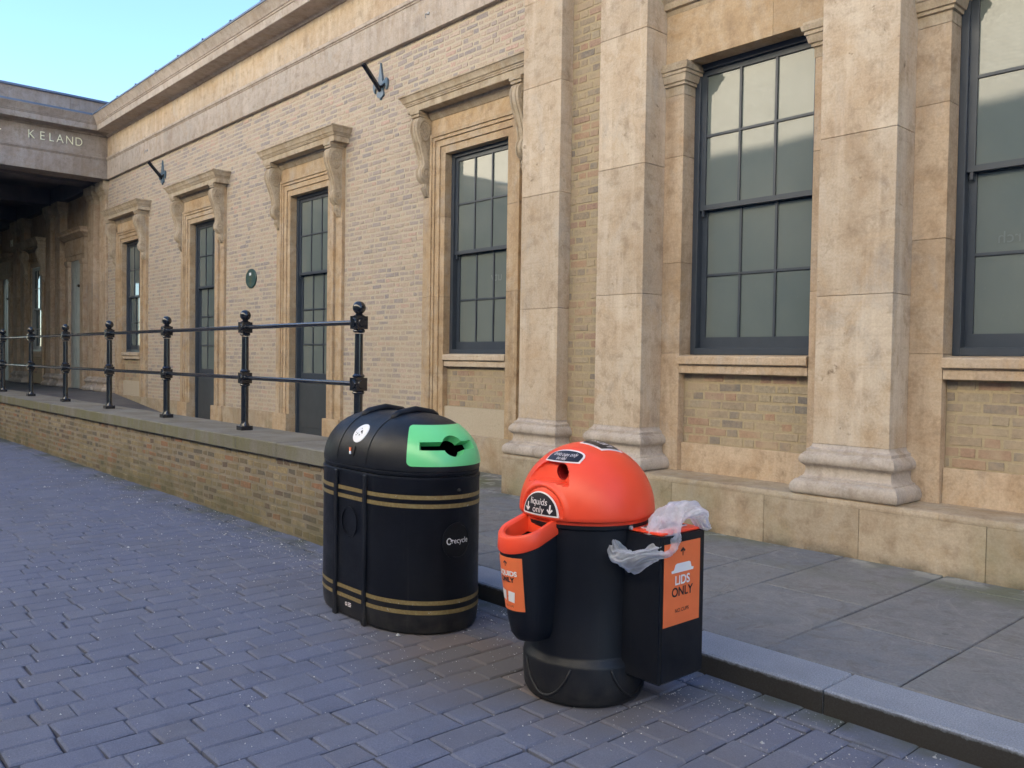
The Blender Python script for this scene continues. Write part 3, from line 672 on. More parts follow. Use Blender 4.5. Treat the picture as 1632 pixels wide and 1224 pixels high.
# strip of brick between first two pilasters
me = bricks([(-6.066, -5.546, PT, 4.41)], [], lambda u, z, d: (u, 6.262+d, z), seed=77, jit=.004, bev=.006, zoff=PT); obj('brick_strip', me, M['brick_panel'], sb)
bm = bmesh.new(); box(bm, -6.60, -5.546, 6.266, 7.5, -1.5, 4.41); obj('wall', recalc(bm), M['mortar_panel'], sb)
bm = bmesh.new(); box(bm, -.38, 1.9, 6.30, 7.3, -1.5, 4.41); obj('wall', recalc(bm), M['mortar_panel'], sb)
bm = bmesh.new(); rectloft(bm, [(EZ, 0), (EZ+1.0, 0), (EZ+1.08, .3), (EZ+1.3, .4), (EZ+1.4, .48)], -6.64, 2.2, 6.02, 7.8, 'xXy'); obj('entablature', recalc(bm), M['stone_grey'], sb)
AY = 6.39
def bay(xl, x0, x1, xr):
    """xl..x0 anta, x0..x1 window opening, x1..xr anta"""
    for a, b, s in ((xl, x0, 1), (x1, xr, -1)):
        bm = bmesh.new(); j = [.10, .93, 1.9] if s > 0 else [.6, 1.72]
        stones(bm, a, b, AY, 6.75, PT-.01, 2.46, j, 'z')
        o = obj('anta', recalc(bm), M['stone'], sb)
        bm = bmesh.new(); rectloft(bm, [(2.463, 0), (2.545, .0), (2.548, .018), (2.572, .020), (2.576, .034), (2.60, .042), (2.635, .05), (2.64, .06), (2.665, .062), (2.67, .075), (2.71, .085), (2.715, .07), (2.739, .068)], a-.01 if s < 0 else a, b if s < 0 else b, AY, 6.74, 'Xy' if s > 0 else 'xy')
        obj('capital', recalc(bm), M['stone_hood'], o, smooth=25)
    bm = bmesh.new(); stones(bm, xl, xr, AY-.005, 6.75, 2.741, 3.20, [xl+1.1], 'x'); obj('lintel', recalc(bm), M['stone_ochre'], sb)
    bm = bmesh.new(); rectloft(bm, [(3.2015, 0), (3.22, .012), (3.24, .015), (3.25, .045), (3.30, .06), (3.36, .12), (3.42, .13)], xl, xr, AY, 6.75, 'y'); obj('transom_moulding', recalc(bm), M['stone_hood'], sb, smooth=25)
    bm = bmesh.new(); box(bm, xl, xr, AY+.005, 6.75, 3.4205, 4.41); obj('wall', recalc(bm), M['stone'], sb)
    sash(sb, 0, x0+.001, x1-.001, .09, 2.741, 1.435, [.822], [2.09], 6.585, 3, 'window')
    c, h = (x0+x1)/2, (x1-x0)/2
    low_part(sb, c, h-.002, .075, -.72, 6.475, AY-.03, 'stone')
    bm = bmesh.new(); box(bm, x0-.002+.004, x1-.002, 6.44, 6.8, PT-.01, -.7205, bev=.004); obj('foot_stone', recalc(bm), M['stone'], sb)
bay(-4.983, -4.775, -3.497, -3.284)
bay(-2.70, -2.462, -1.185, -.965)
# faint mirrored lettering on two panes
def text_mesh(s, size, depth=0.0, align='CENTER', sp=1.0, bevel=0):
    cu = bpy.data.curves.new('t', 'FONT'); cu.body = s; cu.size = size; cu.align_x = align; cu.align_y = 'CENTER'; cu.extrude = depth; cu.space_character = sp; cu.offset = bevel
    o = bpy.data.objects.new('t', cu); COL.objects.link(o); bpy.context.view_layer.update()
    me = bpy.data.meshes.new_from_object(o.evaluated_get(bpy.context.evaluated_depsgraph_get())); bpy.data.objects.remove(o); return me
n = N('faint_letters'); M['faint'] = n.out((.17, .20, .205), .4, .3)
for s, x, y, z, sz in (('uty', -8.16, 7.108, 1.07, .17), ('rch', -2.13, 6.642, .93, .12)):
    me = text_mesh(s, sz); me.transform(Matrix.Translation((x, y, z)) @ Matrix.Diagonal((-1, 1, 1, 1)) @ Matrix.Rotation(math.pi/2, 4, 'X')); obj('faint_lettering', me, M['faint'], sb)

# --- colonnade continuing the facade under the portico
PZ2 = -.93
base2 = [(-.93+(z-PT)*.95, p*.95) for z, p in base_lv]
def pier(x0, x1, yf=6.90, yb=7.3):
    bm = bmesh.new(); stones(bm, x0, x1, yf, yb, PZ2+.37, 3.94, [.6, 1.9, 3.0], 'z'); o = obj('pier', recalc(bm), M['stone'], sb)
    bm = bmesh.new(); rectloft(bm, base2, x0, x1, yf, yb, 'xXy'); obj('base', recalc(bm), M['stone_grey'], o, smooth=40)
    bm = bmesh.new(); rectloft(bm, [(3.943, 0), (4.06, 0), (4.065, .02), (4.1, .025), (4.11, .04), (4.16, .05), (4.17, .07), (4.25, .10), (4.255, .085), (4.40, .085)], x0, x1, yf, yb, 'xXy'); obj('capital', recalc(bm), M['stone_hood'], o, smooth=25)
for k in range(6):
    d = -4.16*k
    pier(-23.5+d, -23.0+d); pier(-24.5+d, -23.98+d)
for k in range(3):
    c = -25.75-8.32*k; bm = bmesh.new()       # doorway
    for s in (-1, 1):
        xa, xb = sorted((c+s*.55, c+s*.85)); box(bm, xa, xb, 6.90, 7.1, PZ2, 2.45, bev=.01); xa, xb = sorted((c+s*.58, c+s*.80)); rectloft(bm, [(2.451, 0), (2.5, .03), (2.58, .05), (2.62, .05)], xa, xb, 6.92, 7.1, 'xXy')
    box(bm, c-.85, c+.85, 6.93, 7.1, 2.621, 2.75); box(bm, c-.9, c+.9, 6.91, 7.05, 2.751, 3.2)
    rectloft(bm, [(3.201, 0), (3.24, .03), (3.3, .12), (3.36, .12), (3.42, .18)], c-1.0, c+1.0, 6.88, 7.1, 'xXy'); obj('door_surround', recalc(bm), M['stone'], sb)
    bm = bmesh.new(); box(bm, c-.549, c+.549, 6.98, 7.02, PZ2, 2.62)
    for q in (-.5, .06): 
        for (za, zc) in ((-.7, .2), (.35, 2.4)): box(bm, c+q, c+q+.44, 6.972, 6.98, za, zc, bev=.003)
    dd = obj('door', recalc(bm), M['doorpaint'], sb)
    bm = bmesh.new(); bmesh.ops.create_uvsphere(bm, u_segments=10, v_segments=8, radius=.04, matrix=Matrix.Translation((c+.3, 6.94, 1.9))); obj('door_knocker', bm, M['iron'], dd)
for k in range(2):
    c = -29.9-8.32*k; surround(sb, c, False, -.6, 6.90)
    fr = sash(sb, c, c-.62, c+.62, .09, 2.73, 1.42, [.80], [2.06], 6.99, 3, 'window'); fr.data.materials[0] = M['doorpaint']
    low_part(sb, c, .618, .08, -.60, 6.95, 6.90)

# ------------------------------------------------------------------ portico
n = N('dark_ceiling_paint'); M['ceiling'] = n.out(n.ramp(n.noise(n.pos, 2, 4), [(.3, (.15,.15,.17)), (.7, (.21,.20,.21))]), .8, .2)
pt = empty('portico', (-25, 4, PZ2), 'shadowed portico with gold lettering on its stone frieze at far left', 'portico')
PX = -22.8; pen = [(z, p) for z, p in ent]
def pseg(lv, y0, y1, js, x1, name, mat):
    bm = bmesh.new(); y0 = -6.9; jj = [y0]+[-6.0, -4.9, -3.6]+js+[y1]
    for a, b in zip(jj, jj[1:]): loft(bm, [[(x1, a+.001, z), (PX+p, a+.001, z), (PX+p, b-.001, z), (x1, b-.001, z)] for z, p in lv])
    return obj(name, recalc(bm), M[mat], pt, smooth=20)
jy = [-2.2, -.8, .5, 1.9, 3.3, 4.75, 6.1]
pseg([(EZ+z-.003, p) for z, p in ent[:7]], -4, 6.874, jy, -23.4, 'architrave', 'stone_shade')
pseg([(EZ+z-.003, p) for z, p in ent[7:10]], -4, 6.884, [j+.4 for j in jy[:-1]], -23.4, 'frieze', 'stone_shade')
pseg([(EZ+z-.003, p) for z, p in ent[10:]], -4, 6.9, jy, -23.4, 'cornice', 'stone_shade')
bm = bmesh.new(); box(bm, -24.5, PX+.48, -6.9, 7.2, EZ+1.4035, EZ+1.445); box(bm, -23.6, -23.02, -6.9, 7.4, 6.351, 6.40); obj('lead_flashing', recalc(bm), M['lead'], pt)
bm = bmesh.new(); stones(bm, -23.5, -23.08, -6.9, 7.4, EZ+1.446, 6.35, jy, 'y'); obj('attic', recalc(bm), M['stone_shade'], pt)
bm = bmesh.new(); box(bm, -60, -23.405, -6.9, 7.2, 4.9, 5.1)
for k in range(8): box(bm, -24.6-4.16*k, -24.0-4.16*k+.0, -6.9, 6.89, 4.45, 4.899)
for yy in (1.2, 4.0): box(bm, -60, -23.41, yy, yy+.4, 4.47, 4.89)
box(bm, -60, -22.9, 6.905, 7.55, 4.403, 4.89); obj('ceiling', recalc(bm), M['ceiling'], pt)
bm = bmesh.new(); box(bm, -60, -23.41, -6.9, 7.2, 5.101, 5.8); obj('unseen_roof', recalc(bm), M['unseen_roof'], pt)
for yy in (2.9, 1.9, -2.2, -3.2):
    bm = bmesh.new(); stones(bm, -23.35, -22.85, yy, yy+.5, -1.1, 4.0, [.6, 1.9, 3.0], 'z'); rectloft(bm, [(4.001, 0), (4.1, .03), (4.2, .08), (4.405, .1)], -23.35, -22.85, yy, yy+.5, 'xXyY')
    o = obj('pier', recalc(bm), M['stone'], pt); bm = bmesh.new(); box(bm, -23.45, -22.75, yy-.1, yy+.6, -1.6, -1.101, bev=.02); obj('base', recalc(bm), M['stone_shade'], o)
# letters on the frieze
gap = 0
ys = dict(K=5.17, E=5.405, L=5.60, A=5.79, N=6.005, D=6.21)
for ch, yc in ys.items():
    me = text_mesh(ch, .29, .01, 'CENTER', bevel=-.004); me.transform(Matrix.Translation((PX+.018, yc, 5.205+.0*(yc-5.1))) @ Matrix.Rotation(math.pi/2, 4, 'Z') @ Matrix.Rotation(math.pi/2, 4, 'X') @ Matrix.Diagonal((.86, 1, 1, 1)))
    obj('letter', me, M['letter'], pt)
bm = bmesh.new(); box(bm, PX+.006, PX+.02, 4.40, 4.545, 5.20, 5.222); obj('letter', recalc(bm), M['letter'], pt)
me = text_mesh('ME', .34, .01, 'CENTER'); me.transform(Matrix.Translation((-33.1, 6.93, 3.75)) @ Matrix.Rotation(math.pi/2, 4, 'X')); obj('letter', me, M['letter'], pt)

# ------------------------------------------------------------------ building across the street (seen in the window reflections, bounces sunlight)
ob = empty('terrace_across_street', (-5, -7, GZ), 'tall pale brick building across the street, seen reflected in the windows', 'building')
bm = bmesh.new(); holes = [(x, x+1.3, z, z+2) for x in np.arange(-23.8, 22, 6.2) for z in (-.3, 4.0, 7.6) if z < 1 or not -24 < x < -4]
wall_with_holes(bm, -60, 26, -1.5, 11.2, -7.5, -7.0, holes)
n = N('terrace_brick'); br = n.n.new('ShaderNodeTexBrick'); mp = n.n.new('ShaderNodeMapping'); mp.inputs['Rotation'].default_value = (math.pi/2, 0, 0); n.L(n.pos, mp.inputs[0]); n.L(mp.outputs[0], br.inputs[0])
br.inputs['Color1'].default_value = (.66,.63,.53,1); br.inputs['Color2'].default_value = (.58,.54,.44,1); br.inputs['Mortar'].default_value = (.34,.32,.28,1); br.inputs['Scale'].default_value = 1
br.inputs['Brick Width'].default_value = .24; br.inputs['Row Height'].default_value = .085; br.inputs['Mortar Size'].default_value = .012; M['terrace'] = n.out(br.outputs[0], .9, .2)
obj('wall', recalc(bm), M['terrace'], ob)
bm = bmesh.new(); rectloft(bm, [(11.2, .0), (11.3, .15), (11.5, .2), (11.7, .1)], -60, 26, -7.6, -7.0, 'xXyY'); obj('parapet', recalc(bm), M['stone_grey'], ob)
bm = bmesh.new()
for h in holes: box(bm, h[0], h[1], -7.3, -7.28, h[2], h[3])
obj('window', recalc(bm), M['glass'], ob)
bm = bmesh.new()
for h in holes:
    box(bm, h[0]-.1, h[1]+.1, -7.25, -6.95, h[2]-.12, h[2]-.001); m_ = (h[2]+h[3])/2
    for a in (h[0], (h[0]+h[1])/2-.03, h[1]-.06): box(bm, a, a+.06, -7.26, -7.22, h[2], h[3])
    box(bm, h[0]+.06, h[1]-.06, -7.255, -7.225, m_-.03, m_+.03)
obj('window_frame', recalc(bm), M['white'], ob)

# ------------------------------------------------------------------ flag brackets and plaque
def bracket():
    bm = bmesh.new()
    # fleur-de-lis plate outline (x,z), centre at 0,0 = arm foot
    o = [(0,.37),(.022,.27),(.05,.14),(.055,.09),(.10,.10),(.15,.13),(.185,.10),(.19,.03),(.165,-.03),(.14,-.045),(.145,.0),(.12,.03),(.085,.015),(.06,-.01),(.065,-.04),(.085,-.07),(.08,-.11),(.04,-.13),(.018,-.13),(.0,-.165)]
    pts = o + [(-x, z) for x, z in o[-2:0:-1]]
    r = delaunay_2d_cdt([Vector(p) for p in pts], [], [list(range(len(pts)))], 1, 1e-6)
    v0 = [bm.verts.new((p.x, -.03, p.y)) for p in r[0]]; v1 = [bm.verts.new((p.x, 0, p.y)) for p in r[0]]
    for f in r[2]: bm.faces.new([v0[i] for i in f]); bm.faces.new([v1[i] for i in f][::-1])
    n = len(pts)
    for i in range(n): bm.faces.new((v0[i], v0[(i+1) % n], v1[(i+1) % n], v1[i]))
    return recalc(bm)
def arm():
    bm = bmesh.new(); tube(bm, [(0, -.02, -.03), (0, -.32, .29)], .036, 16)
    tube(bm, [(.02, -.045, .02), (.07, -.04, .01), (.13, -.035, .04)], [.018, .02, .014], 8); return recalc(bm)
for i, (x, l) in enumerate(((-10.58, 'dark blue fleur-de-lis flagpole bracket between the nearer glazed door and the large hooded window'), (-19.19, 'small dark flagpole bracket high on the brickwork near the portico'))):
    e = empty('flagpole_bracket', (x, WY, 3.93), l, 'bracket', 'flagpole brackets on the facade')
    if i == 0:
        a = obj('plate', bracket(), M['fleur'], e, (x, WY, 3.93)); b = obj('socket', arm(), M['iron'], e, (x, WY, 3.93), smooth=35)
    else:
        for q in (a, b): c = link(q.copy()); c.parent = e
hk = bmesh.new(); tube(hk, [(0, .02, 0), (0, -.05, .0), (.01, -.065, -.03), (0, -.05, -.06)], .008, 7); tube(hk, [(0,.01,.02),(0,-.01,.02)], .02, 8)
o = obj('hook', recalc(hk), M['steel'], None, (-9.35, 6.87, 4.62)); tag(o, 'small steel hook on the pale stone band above the large hooded window', 'hook', 'hooks on the stone band')
o2 = link(o.copy()); o2.location = (-19.95, 6.87, 4.62); tag(o2, 'tiny dark hook on the stone band near the portico', 'hook', 'hooks on the stone band')
pl = empty('plaque', (-14.785, WY, 1.44), 'small oval green wall plaque with a white square between the two glazed doors', 'plaque')
bm = bmesh.new(); lathe(bm, [(.235, 0), (.235, .012), (.22, .022), (.0, .022)], 32, cap=False); bmesh.ops.transform(bm, matrix=Matrix.Rotation(math.pi/2, 4, 'X') @ Matrix.Diagonal((.97, .73, 1, 1)), verts=bm.verts); 
bmesh.ops.transform(bm, matrix=Matrix.Diagonal((.73/.97*1.25, 1, .97/.73*.78, 1)), verts=bm.verts)
obj('disc', recalc(bm), M['plaque'], pl, (-14.785, WY, 1.44), smooth=30)
bm = bmesh.new(); box(bm, -.05, .03, -.026, -.0225, .055, .105); obj('emblem', recalc(bm), M['white'], pl, (-14.785, WY, 1.44))
bm = bmesh.new()
for k in range(7):
    w = (.13, .09, .12, .08, .1, .11, .06)[k]; box(bm, -w/2, w/2, -.025, -.0225, .025-.025*k, .033-.025*k)
n = N('plaque_gold'); M['pg'] = n.out((.15, .15, .07), .5); obj('inscription', recalc(bm), M['pg'], pl, (-14.785, WY, 1.44))

# ------------------------------------------------------------------ surface patches (curved panels, labels, text)
def inside(p, poly):
    x, y = p; c = False; n = len(poly)
    for i in range(n):
        a, b = poly[i], poly[i-1]
        if (a[1] > y) != (b[1] > y) and x < (b[0]-a[0])*(y-a[1])/(b[1]-a[1])+a[0]: c = not c
    return c
def densify(poly, d):
    o = []
    for a, b in zip(poly, poly[1:]+poly[:1]):
        k = max(1, int(math.hypot(b[0]-a[0], b[1]-a[1])/d)); o += [(a[0]+(b[0]-a[0])*i/k, a[1]+(b[1]-a[1])*i/k) for i in range(k)]
    return o
def patch(outer, holes, f, d=.02, th=0, hd=0, mi=0, bm=None, rim=0):
    """f(u,v,offset)->xyz. th = depth of the outer edge, hd = depth of the hole walls"""
    outer = densify(outer, d); holes = [densify(h, d*.6) for h in holes]
    pts = list(outer); E = [(i, (i+1) % len(outer)) for i in range(len(outer))]
    for h in holes: n = len(pts); pts += h; E += [(n+i, n+(i+1) % len(h)) for i in range(len(h))]
    us = [p[0] for p in outer]; vs = [p[1] for p in outer]; u = min(us)+d/2
    allp = pts[:]
    while u < max(us):
        v = min(vs)+d/2
        while v < max(vs):
            if inside((u, v), outer) and not any(inside((u, v), h) for h in holes) and min((u-q[0])**2+(v-q[1])**2 for q in allp[:len(pts)]) > (d*.4)**2: pts_ = pts.append((u, v)) if False else allp.append((u, v))
            v += d
        u += d
    r = delaunay_2d_cdt([Vector(p) for p in allp], E, [], 0, 1e-7)
    bm = bm or bmesh.new(); vv = [bm.verts.new(f(p.x, p.y, 0)) for p in r[0]]
    for t in r[2]:
        c = (sum(r[0][i].x for i in t)/len(t), sum(r[0][i].y for i in t)/len(t))
        if inside(c, outer) and not any(inside(c, h) for h in holes): bm.faces.new([vv[i] for i in t]).material_index = mi
    for loop, dep in [(outer, th)]+[(h, hd) for h in holes]:
        if dep:
            a = [bm.verts.new(f(p[0], p[1], 0)) for p in loop]; b = [bm.verts.new(f(p[0], p[1], -dep)) for p in loop]
            for i in range(len(loop)): j = (i+1) % len(loop); bm.faces.new((a[i], a[j], b[j], b[i])).material_index = mi
    loose = [v for v in bm.verts if not v.link_faces]; bmesh.ops.delete(bm, geom=loose, context='VERTS')
    bmesh.ops.remove_doubles(bm, verts=bm.verts[:], dist=1e-5)
    return bm
def rrect(u0, u1, v0, v1, r, n=5):
    o = []
    for cu, cv, a0 in ((u1-r, v0+r, -90), (u1-r, v1-r, 0), (u0+r, v1-r, 90), (u0+r, v0+r, 180)):
        o += [(cu+r*math.cos(rad(a0+90*i/n)), cv+r*math.sin(rad(a0+90*i/n))) for i in range(n+1)]
    return o
def wrap_text(s, size, f, off, cu=0, cv=0, sp=1, sx=1, bevel=0):
    me = text_mesh(s, size, 0, 'CENTER', sp, bevel=bevel); b = bmesh.new(); b.from_mesh(me)
    bmesh.ops.triangulate(b, faces=b.faces[:]); bmesh.ops.subdivide_edges(b, edges=[e for e in b.edges if e.calc_length() > size*.25], cuts=1)
    for v in b.verts: v.co = Vector(f(cu+v.co.x*sx, cv+v.co.y, off))
    return b
def arrow(cu, cv, w, h, dn=True, head=.5, st=.22):
    s = -1 if dn else 1
    p = [(-st*w/2, -s*h/2), (st*w/2, -s*h/2), (st*w/2, s*h*.12), (w*.38, -s*h*.06), (w*.5, s*h*.1), (0, s*h/2), (-w*.5, s*h*.1), (-w*.38, -s*h*.06), (-st*w/2, s*h*.12)]
    return [(cu+a, cv+b) for a, b in p]

# ------------------------------------------------------------------ black recycling bin
BX, BY = -4.23, 2.935; BL = (BX, BY, GZ)
bb = empty('recycling_bin', BL, 'large black oval recycling bin with gold stripes and green bottle and paper slot', 'bin')
def plan(th, s=1.0, off=0.0):
    """outline: right end ellipse about (.155,0), left end about (-.155,0); th 0=+x, 90=-y"""
    t = rad(th); e = .437 if math.cos(t) >= 0 else .45; b = .335
    cx = .155 if math.cos(t) > 1e-6 else (-.155 if math.cos(t) < -1e-6 else 0)
    nx, ny = math.cos(t)/e, math.sin(t)/b; l = math.hypot(nx, ny) or 1
    return (cx + s*e*math.cos(t) + off*nx/l, -(s*b*math.sin(t) + off*ny/l))
def ring_bb(z, s=1.0, off=0.0, n=96):
    r = []
    for i in range(n):
        th = 360*i/n
        if i == n//4: r += [(.155, plan(89.9, s, off)[1], z), (0, plan(89.9, s, off)[1], z), (-.155, plan(89.9, s, off)[1], z)]
        elif i == 3*n//4: r += [(-.155, plan(269.9, s, off)[1], z), (0, plan(269.9, s, off)[1], z), (.155, plan(269.9, s, off)[1], z)]
        else: x, y = plan(th, s, off); r.append((x, y, z))
    return r
zb_ = lambda z: z - GZ
bm = bmesh.new(); loft(bm, [ring_bb(z, 1, o) for z, o in ((.0, -.03), (.012, -.012), (.05, -.004), (.10, .0), (.84, .0), (.845, .003), (.858, .003), (.862, -.002), (.862, -.02))])
obj('body', recalc(bm), M['black'], bb, BL, smooth=40)
# dome with opening cut behind the panel
def bdome(th, ph, off=0.0):
    s = math.cos(rad(ph))**.86 if ph < 90 else 0; z = .90 + .295*math.sin(rad(ph))
    x, y = plan(th, s)
    nz = math.sin(rad(ph)); cxx, cyy = plan(th, s, 1.0); nx, ny = cxx-x, cyy-y
    h = math.cos(rad(ph)); v = Vector((nx*h, ny*h, nz)); v.normalize()
    return Vector((x, y, z)) + v*off
bm = bmesh.new(); phs = [0, 4, 8, 12, 16, 20, 24, 28, 32, 36, 40, 45, 50, 55, 60, 65, 70, 75, 80, 85, 89]
nth = 120; rows = []
thl = []
for i in range(nth):
    th = 360*i/nth
    if i == nth//4: thl += [89.99, 90.01]
    elif i == 3*nth//4: thl += [269.99, 270.01]
    else: thl.append(th)
rings = [[bm.verts.new((*plan(t, 1, o), z)) for t in thl] for z, o in ((.855, -.014), (.868, -.012), (.872, -.004), (.885, -.002), (.888, -.006), (.8935, -.006), (.896, 0))]
rings += [[bm.verts.new(bdome(t, p)) for t in thl] for p in phs]
nn = len(thl); nrim = 7
for k in range(len(rings)-1):
    for i in range(nn):
        j = (i+1) % nn
        t = thl[i]; t = t-360 if t > 180 else t
        p = phs[k-nrim] if k >= nrim else -1
        if p >= 8 and p <= 40 and -34 <= t <= 41: continue
        bm.faces.new((rings[k][i], rings[k][j], rings[k+1][j], rings[k+1][i]))
bm.faces.new(rings[-1])
obj('dome', recalc(bm), M['black'], bb, BL, smooth=40)
bm = bmesh.new()   # dark inside of the opening
loft(bm, [[bdome(t, p, -d) for t, p in ((-38, 6), (46, 6), (46, 46), (-38, 46))] for d in (.012, .17)], cap0=False); obj('chute', recalc(bm), M['dark'], bb, BL)
# green surround, u = theta, v = phi (in degrees)
def fg(u, v, o): return bdome(u, v, .006+o)
KU = 1.0
slot = [(-25, 21.5), (-6, 21.5)] + [(5+12.5*math.cos(rad(a)), 26.3+12*math.sin(rad(a))) for a in range(203, 338, 9)] + [(16, 21.5), (39, 21.5), (39, 30.5), (17, 31)] + [(5+12.5*math.cos(rad(a)), 26.3+12*math.sin(rad(a))) for a in range(23, 158, 9)] + [(-6, 31), (-25, 30.5)]
bm = patch(rrect(-41, 50, 4.5, 53, 5), [slot], fg, 3.0, .012, .055); bmesh.ops.recalc_face_normals(bm, faces=bm.faces[:]); obj('slot_surround', bm, M['green'], bb, BL, smooth=35)
# gold bands
bm = bmesh.new()
for zc in (.755, .708, .180, .128):
    loft(bm, [ring_bb(zc-.0115, 1, .0022), ring_bb(zc+.0115, 1, .0022)], False, False)
    for z_ in (-.0115, .0115): pass
obj('gold_stripe', recalc(bm), M['gold'], bb, BL, smooth=True)
# ribs with seams carried over the dome
for sx in (-1, 1):
    for sy in (-1, 1):
        bm = bmesh.new(); y0, y1 = sorted((sy*.325, sy*.350)); box(bm, sx*.155-.018, sx*.155+.018, y0, y1, .0, .855, bev=.006); obj('rib', recalc(bm), M['black'], bb, BL)
    bm = bmesh.new(); pts = [(sx*.155, -.335*math.cos(rad(p))**.86*1.004*(1 if p < 90 else 1), .90+.296*math.sin(rad(p))) for p in range(2, 90, 4)]
    pts += [(x, -y, z) for x, y, z in pts[::-1]]; tube(bm, pts, .0035, 6); obj('seam', recalc(bm), M['black2'], bb, BL)
    bm = bmesh.new(); hp = [(sx*.155, y, .897+.295*math.sqrt(max(0, 1-(y/.335)**2))+o) for y, o in ((-.165, .0), (-.15, .012), (-.12, .017), (0, .019), (.12, .017), (.15, .012), (.165, 0))]
    tube(bm, hp, [.012, .019, .021, .021, .021, .019, .012], 10); bmesh.ops.scale(bm, vec=(1.15, 1, 1), space=Matrix.Translation((-sx*.155, 0, 0)), verts=bm.verts); obj('handle', recalc(bm), M['black'], bb, BL, smooth=True)
# medallion recesses
def body_f(th0, zc):   # u = metres along the outline, v = height
    t0 = rad(th0)
    def f(u, v, o):
        th = th0 - math.degrees(u/.385); x, y = plan(th, 1, .003+o); return Vector((x, y, zc+v))
    return f
def disc_poly(r, n=40, k=1.0): return [(r*math.cos(2*math.pi*i/n)*k, r*math.sin(2*math.pi*i/n)) for i in range(n)]
fm = body_f(4, .515)
bm = patch(disc_poly(.102), [disc_poly(.090)], lambda u, v, o: fm(u, v, o+.004), .02, .005, .007); obj('medallion_rim', recalc(bm), M['black'], bb, BL, smooth=40)
bm = patch(disc_poly(.0895), [], lambda u, v, o: fm(u, v, o), .02); obj('medallion', recalc(bm), M['black2'], bb, BL, smooth=True)
b = wrap_text('recycle', .043, fm, .0025, .018, 0, 1, 1); b2 = bmesh.new()
for vv in b.verts: pass
obj('lettering', b, M['white'], bb, BL)
arc = [(-.058+.017*math.cos(rad(a)), .0+.019*math.sin(rad(a))) for a in range(20, 330, 15)] + [(-.058+.011*math.cos(rad(a)), .0+.013*math.sin(rad(a))) for a in range(315, 10, -15)]
bm = patch(arc, [], lambda u, v, o: fm(u, v, .0025+o), .01); 
bm = patch([(-.052, -.004), (-.030, .002), (-.040, .010)], [], lambda u, v, o: fm(u, v, .0025+o), .01, bm=bm); obj('emblem', recalc(bm), M['white'], bb, BL)
flat = lambda u, v, o: Vector((u, -.338-o, v))
bm = patch([(x-.01, y+.565) for x, y in disc_poly(.088, 40, .95)], [[(x-.01, y+.565) for x, y in disc_poly(.080, 40, .95)]], lambda u, v, o: flat(u, v, .004+o), .02, .006, .006); obj('medallion_rim', recalc(bm), M['black'], bb, BL, smooth=40)
# maker's mark
bm = patch([(x-.035, y+.085) for x, y in disc_poly(.011, 20)], [[(x-.035, y+.085) for x, y in disc_poly(.006, 16)]], flat, .01)
for k in range(3): box(bm, -.015, .018, -.3395, -.338, .075+.009*k, .079+.009*k)
obj('maker_mark', bm, M['pinkwhite'], bb, BL)
# stub plate and sticker on the dome
def fd(u, v, o):  # u = x, v = angle in degrees on the barrel middle
    s = math.cos(rad(v))**.86; n_ = Vector((0, -math.cos(rad(v)), math.sin(rad(v)))); return Vector((u, -.335*s, .90+.295*math.sin(rad(v)))) + n_*(.003+o)
bm = patch([(x+.012, y*190+36.5) for x, y in disc_poly(.064)], [], fd, 2.0 if False else .02, .003); 
obj('sticker', recalc(bm), M['white'], bb, BL, smooth=30)
bm = bmesh.new()
for (u, v, r) in ((.018, 38, .009), (-.012, 35, .004), (.012, 33.5, .005), (-.02, 33, .004), (.03, 36, .005), (-.03, 36, .003), (0, 42, .004)):
    patch([(x+u, y*190+v) for x, y in disc_poly(r, 10)], [], lambda a, b_, o: fd(a, b_, .002), .02, bm=bm)
obj('sticker_print', recalc(bm), M['black2'], bb, BL)
bm = patch(rrect(-.040, .022, 8, 20.5, .006), [], lambda u, v, o: fd(u, v, o+.002), 3, .004) if False else bmesh.new()
pl_ = [(-.038, 9), (.020, 9), (.026, 12), (.026, 18), (.018, 20.5), (-.030, 20.5), (-.040, 18), (-.044, 12)]
patch(pl_, [], lambda u, v, o: fd(u, v, .003+o), .02, .005, bm=bm)
o = obj('stub_plate', recalc(bm), M['black2'], bb, BL)
bm = bmesh.new(); tube(bm, [fd(-.018, 17.5, .008), fd(-.008, 13.5, .008)], .006, 8); obj('stub_emblem', recalc(bm), M['orange'], o, BL)
bm = bmesh.new(); tube(bm, [fd(-.008, 13.4, .008), fd(-.001, 10.6, .008)], .006, 8); obj('stub_emblem', recalc(bm), M['white'], o, BL)
bm = bmesh.new(); c = Vector((*plan(3, 1, .004), .79)); bmesh.ops.create_uvsphere(bm, u_segments=12, v_segments=8, radius=.012, matrix=Matrix.Translation(c)); obj('lock', bm, M['black2'], bb, BL, smooth=True)

# ------------------------------------------------------------------ red-topped cup recycling bin
RX, RY = -2.664, 2.892; RL = (RX, RY, GZ)
rb = empty('cup_recycling_bin', RL, 'black cup recycling bin with bright red dome lid, liquids cup and side box', 'bin')
bm = bmesh.new()
def rbody(th, z):
    r = .272
    return r
prof = [(.245, 0), (.262, .008), (.275, .03), (.281, .08), (.283, .175), (.279, .19), (.262, .205), (.258, .22), (.262, .5), (.270, .72), (.276, .775), (.286, .785), (.287, .80), (.268, .802)]
lathe(bm, prof, 72); obj('body', recalc(bm), M['black'], rb, RL, smooth=35)
bm = bmesh.new()   # vertical panel ribs on the body
for a in (200, 250, 302, 345, 20, 110, 160):
    t = rad(a); pts = [(r*math.cos(t), r*math.sin(t), z) for r, z in ((.257, .225), (.263, .5), (.271, .72), (.276, .77))]; tube(bm, [(x*.972, y*.972, z) for x, y, z in pts], .013, 12)
bm.free()
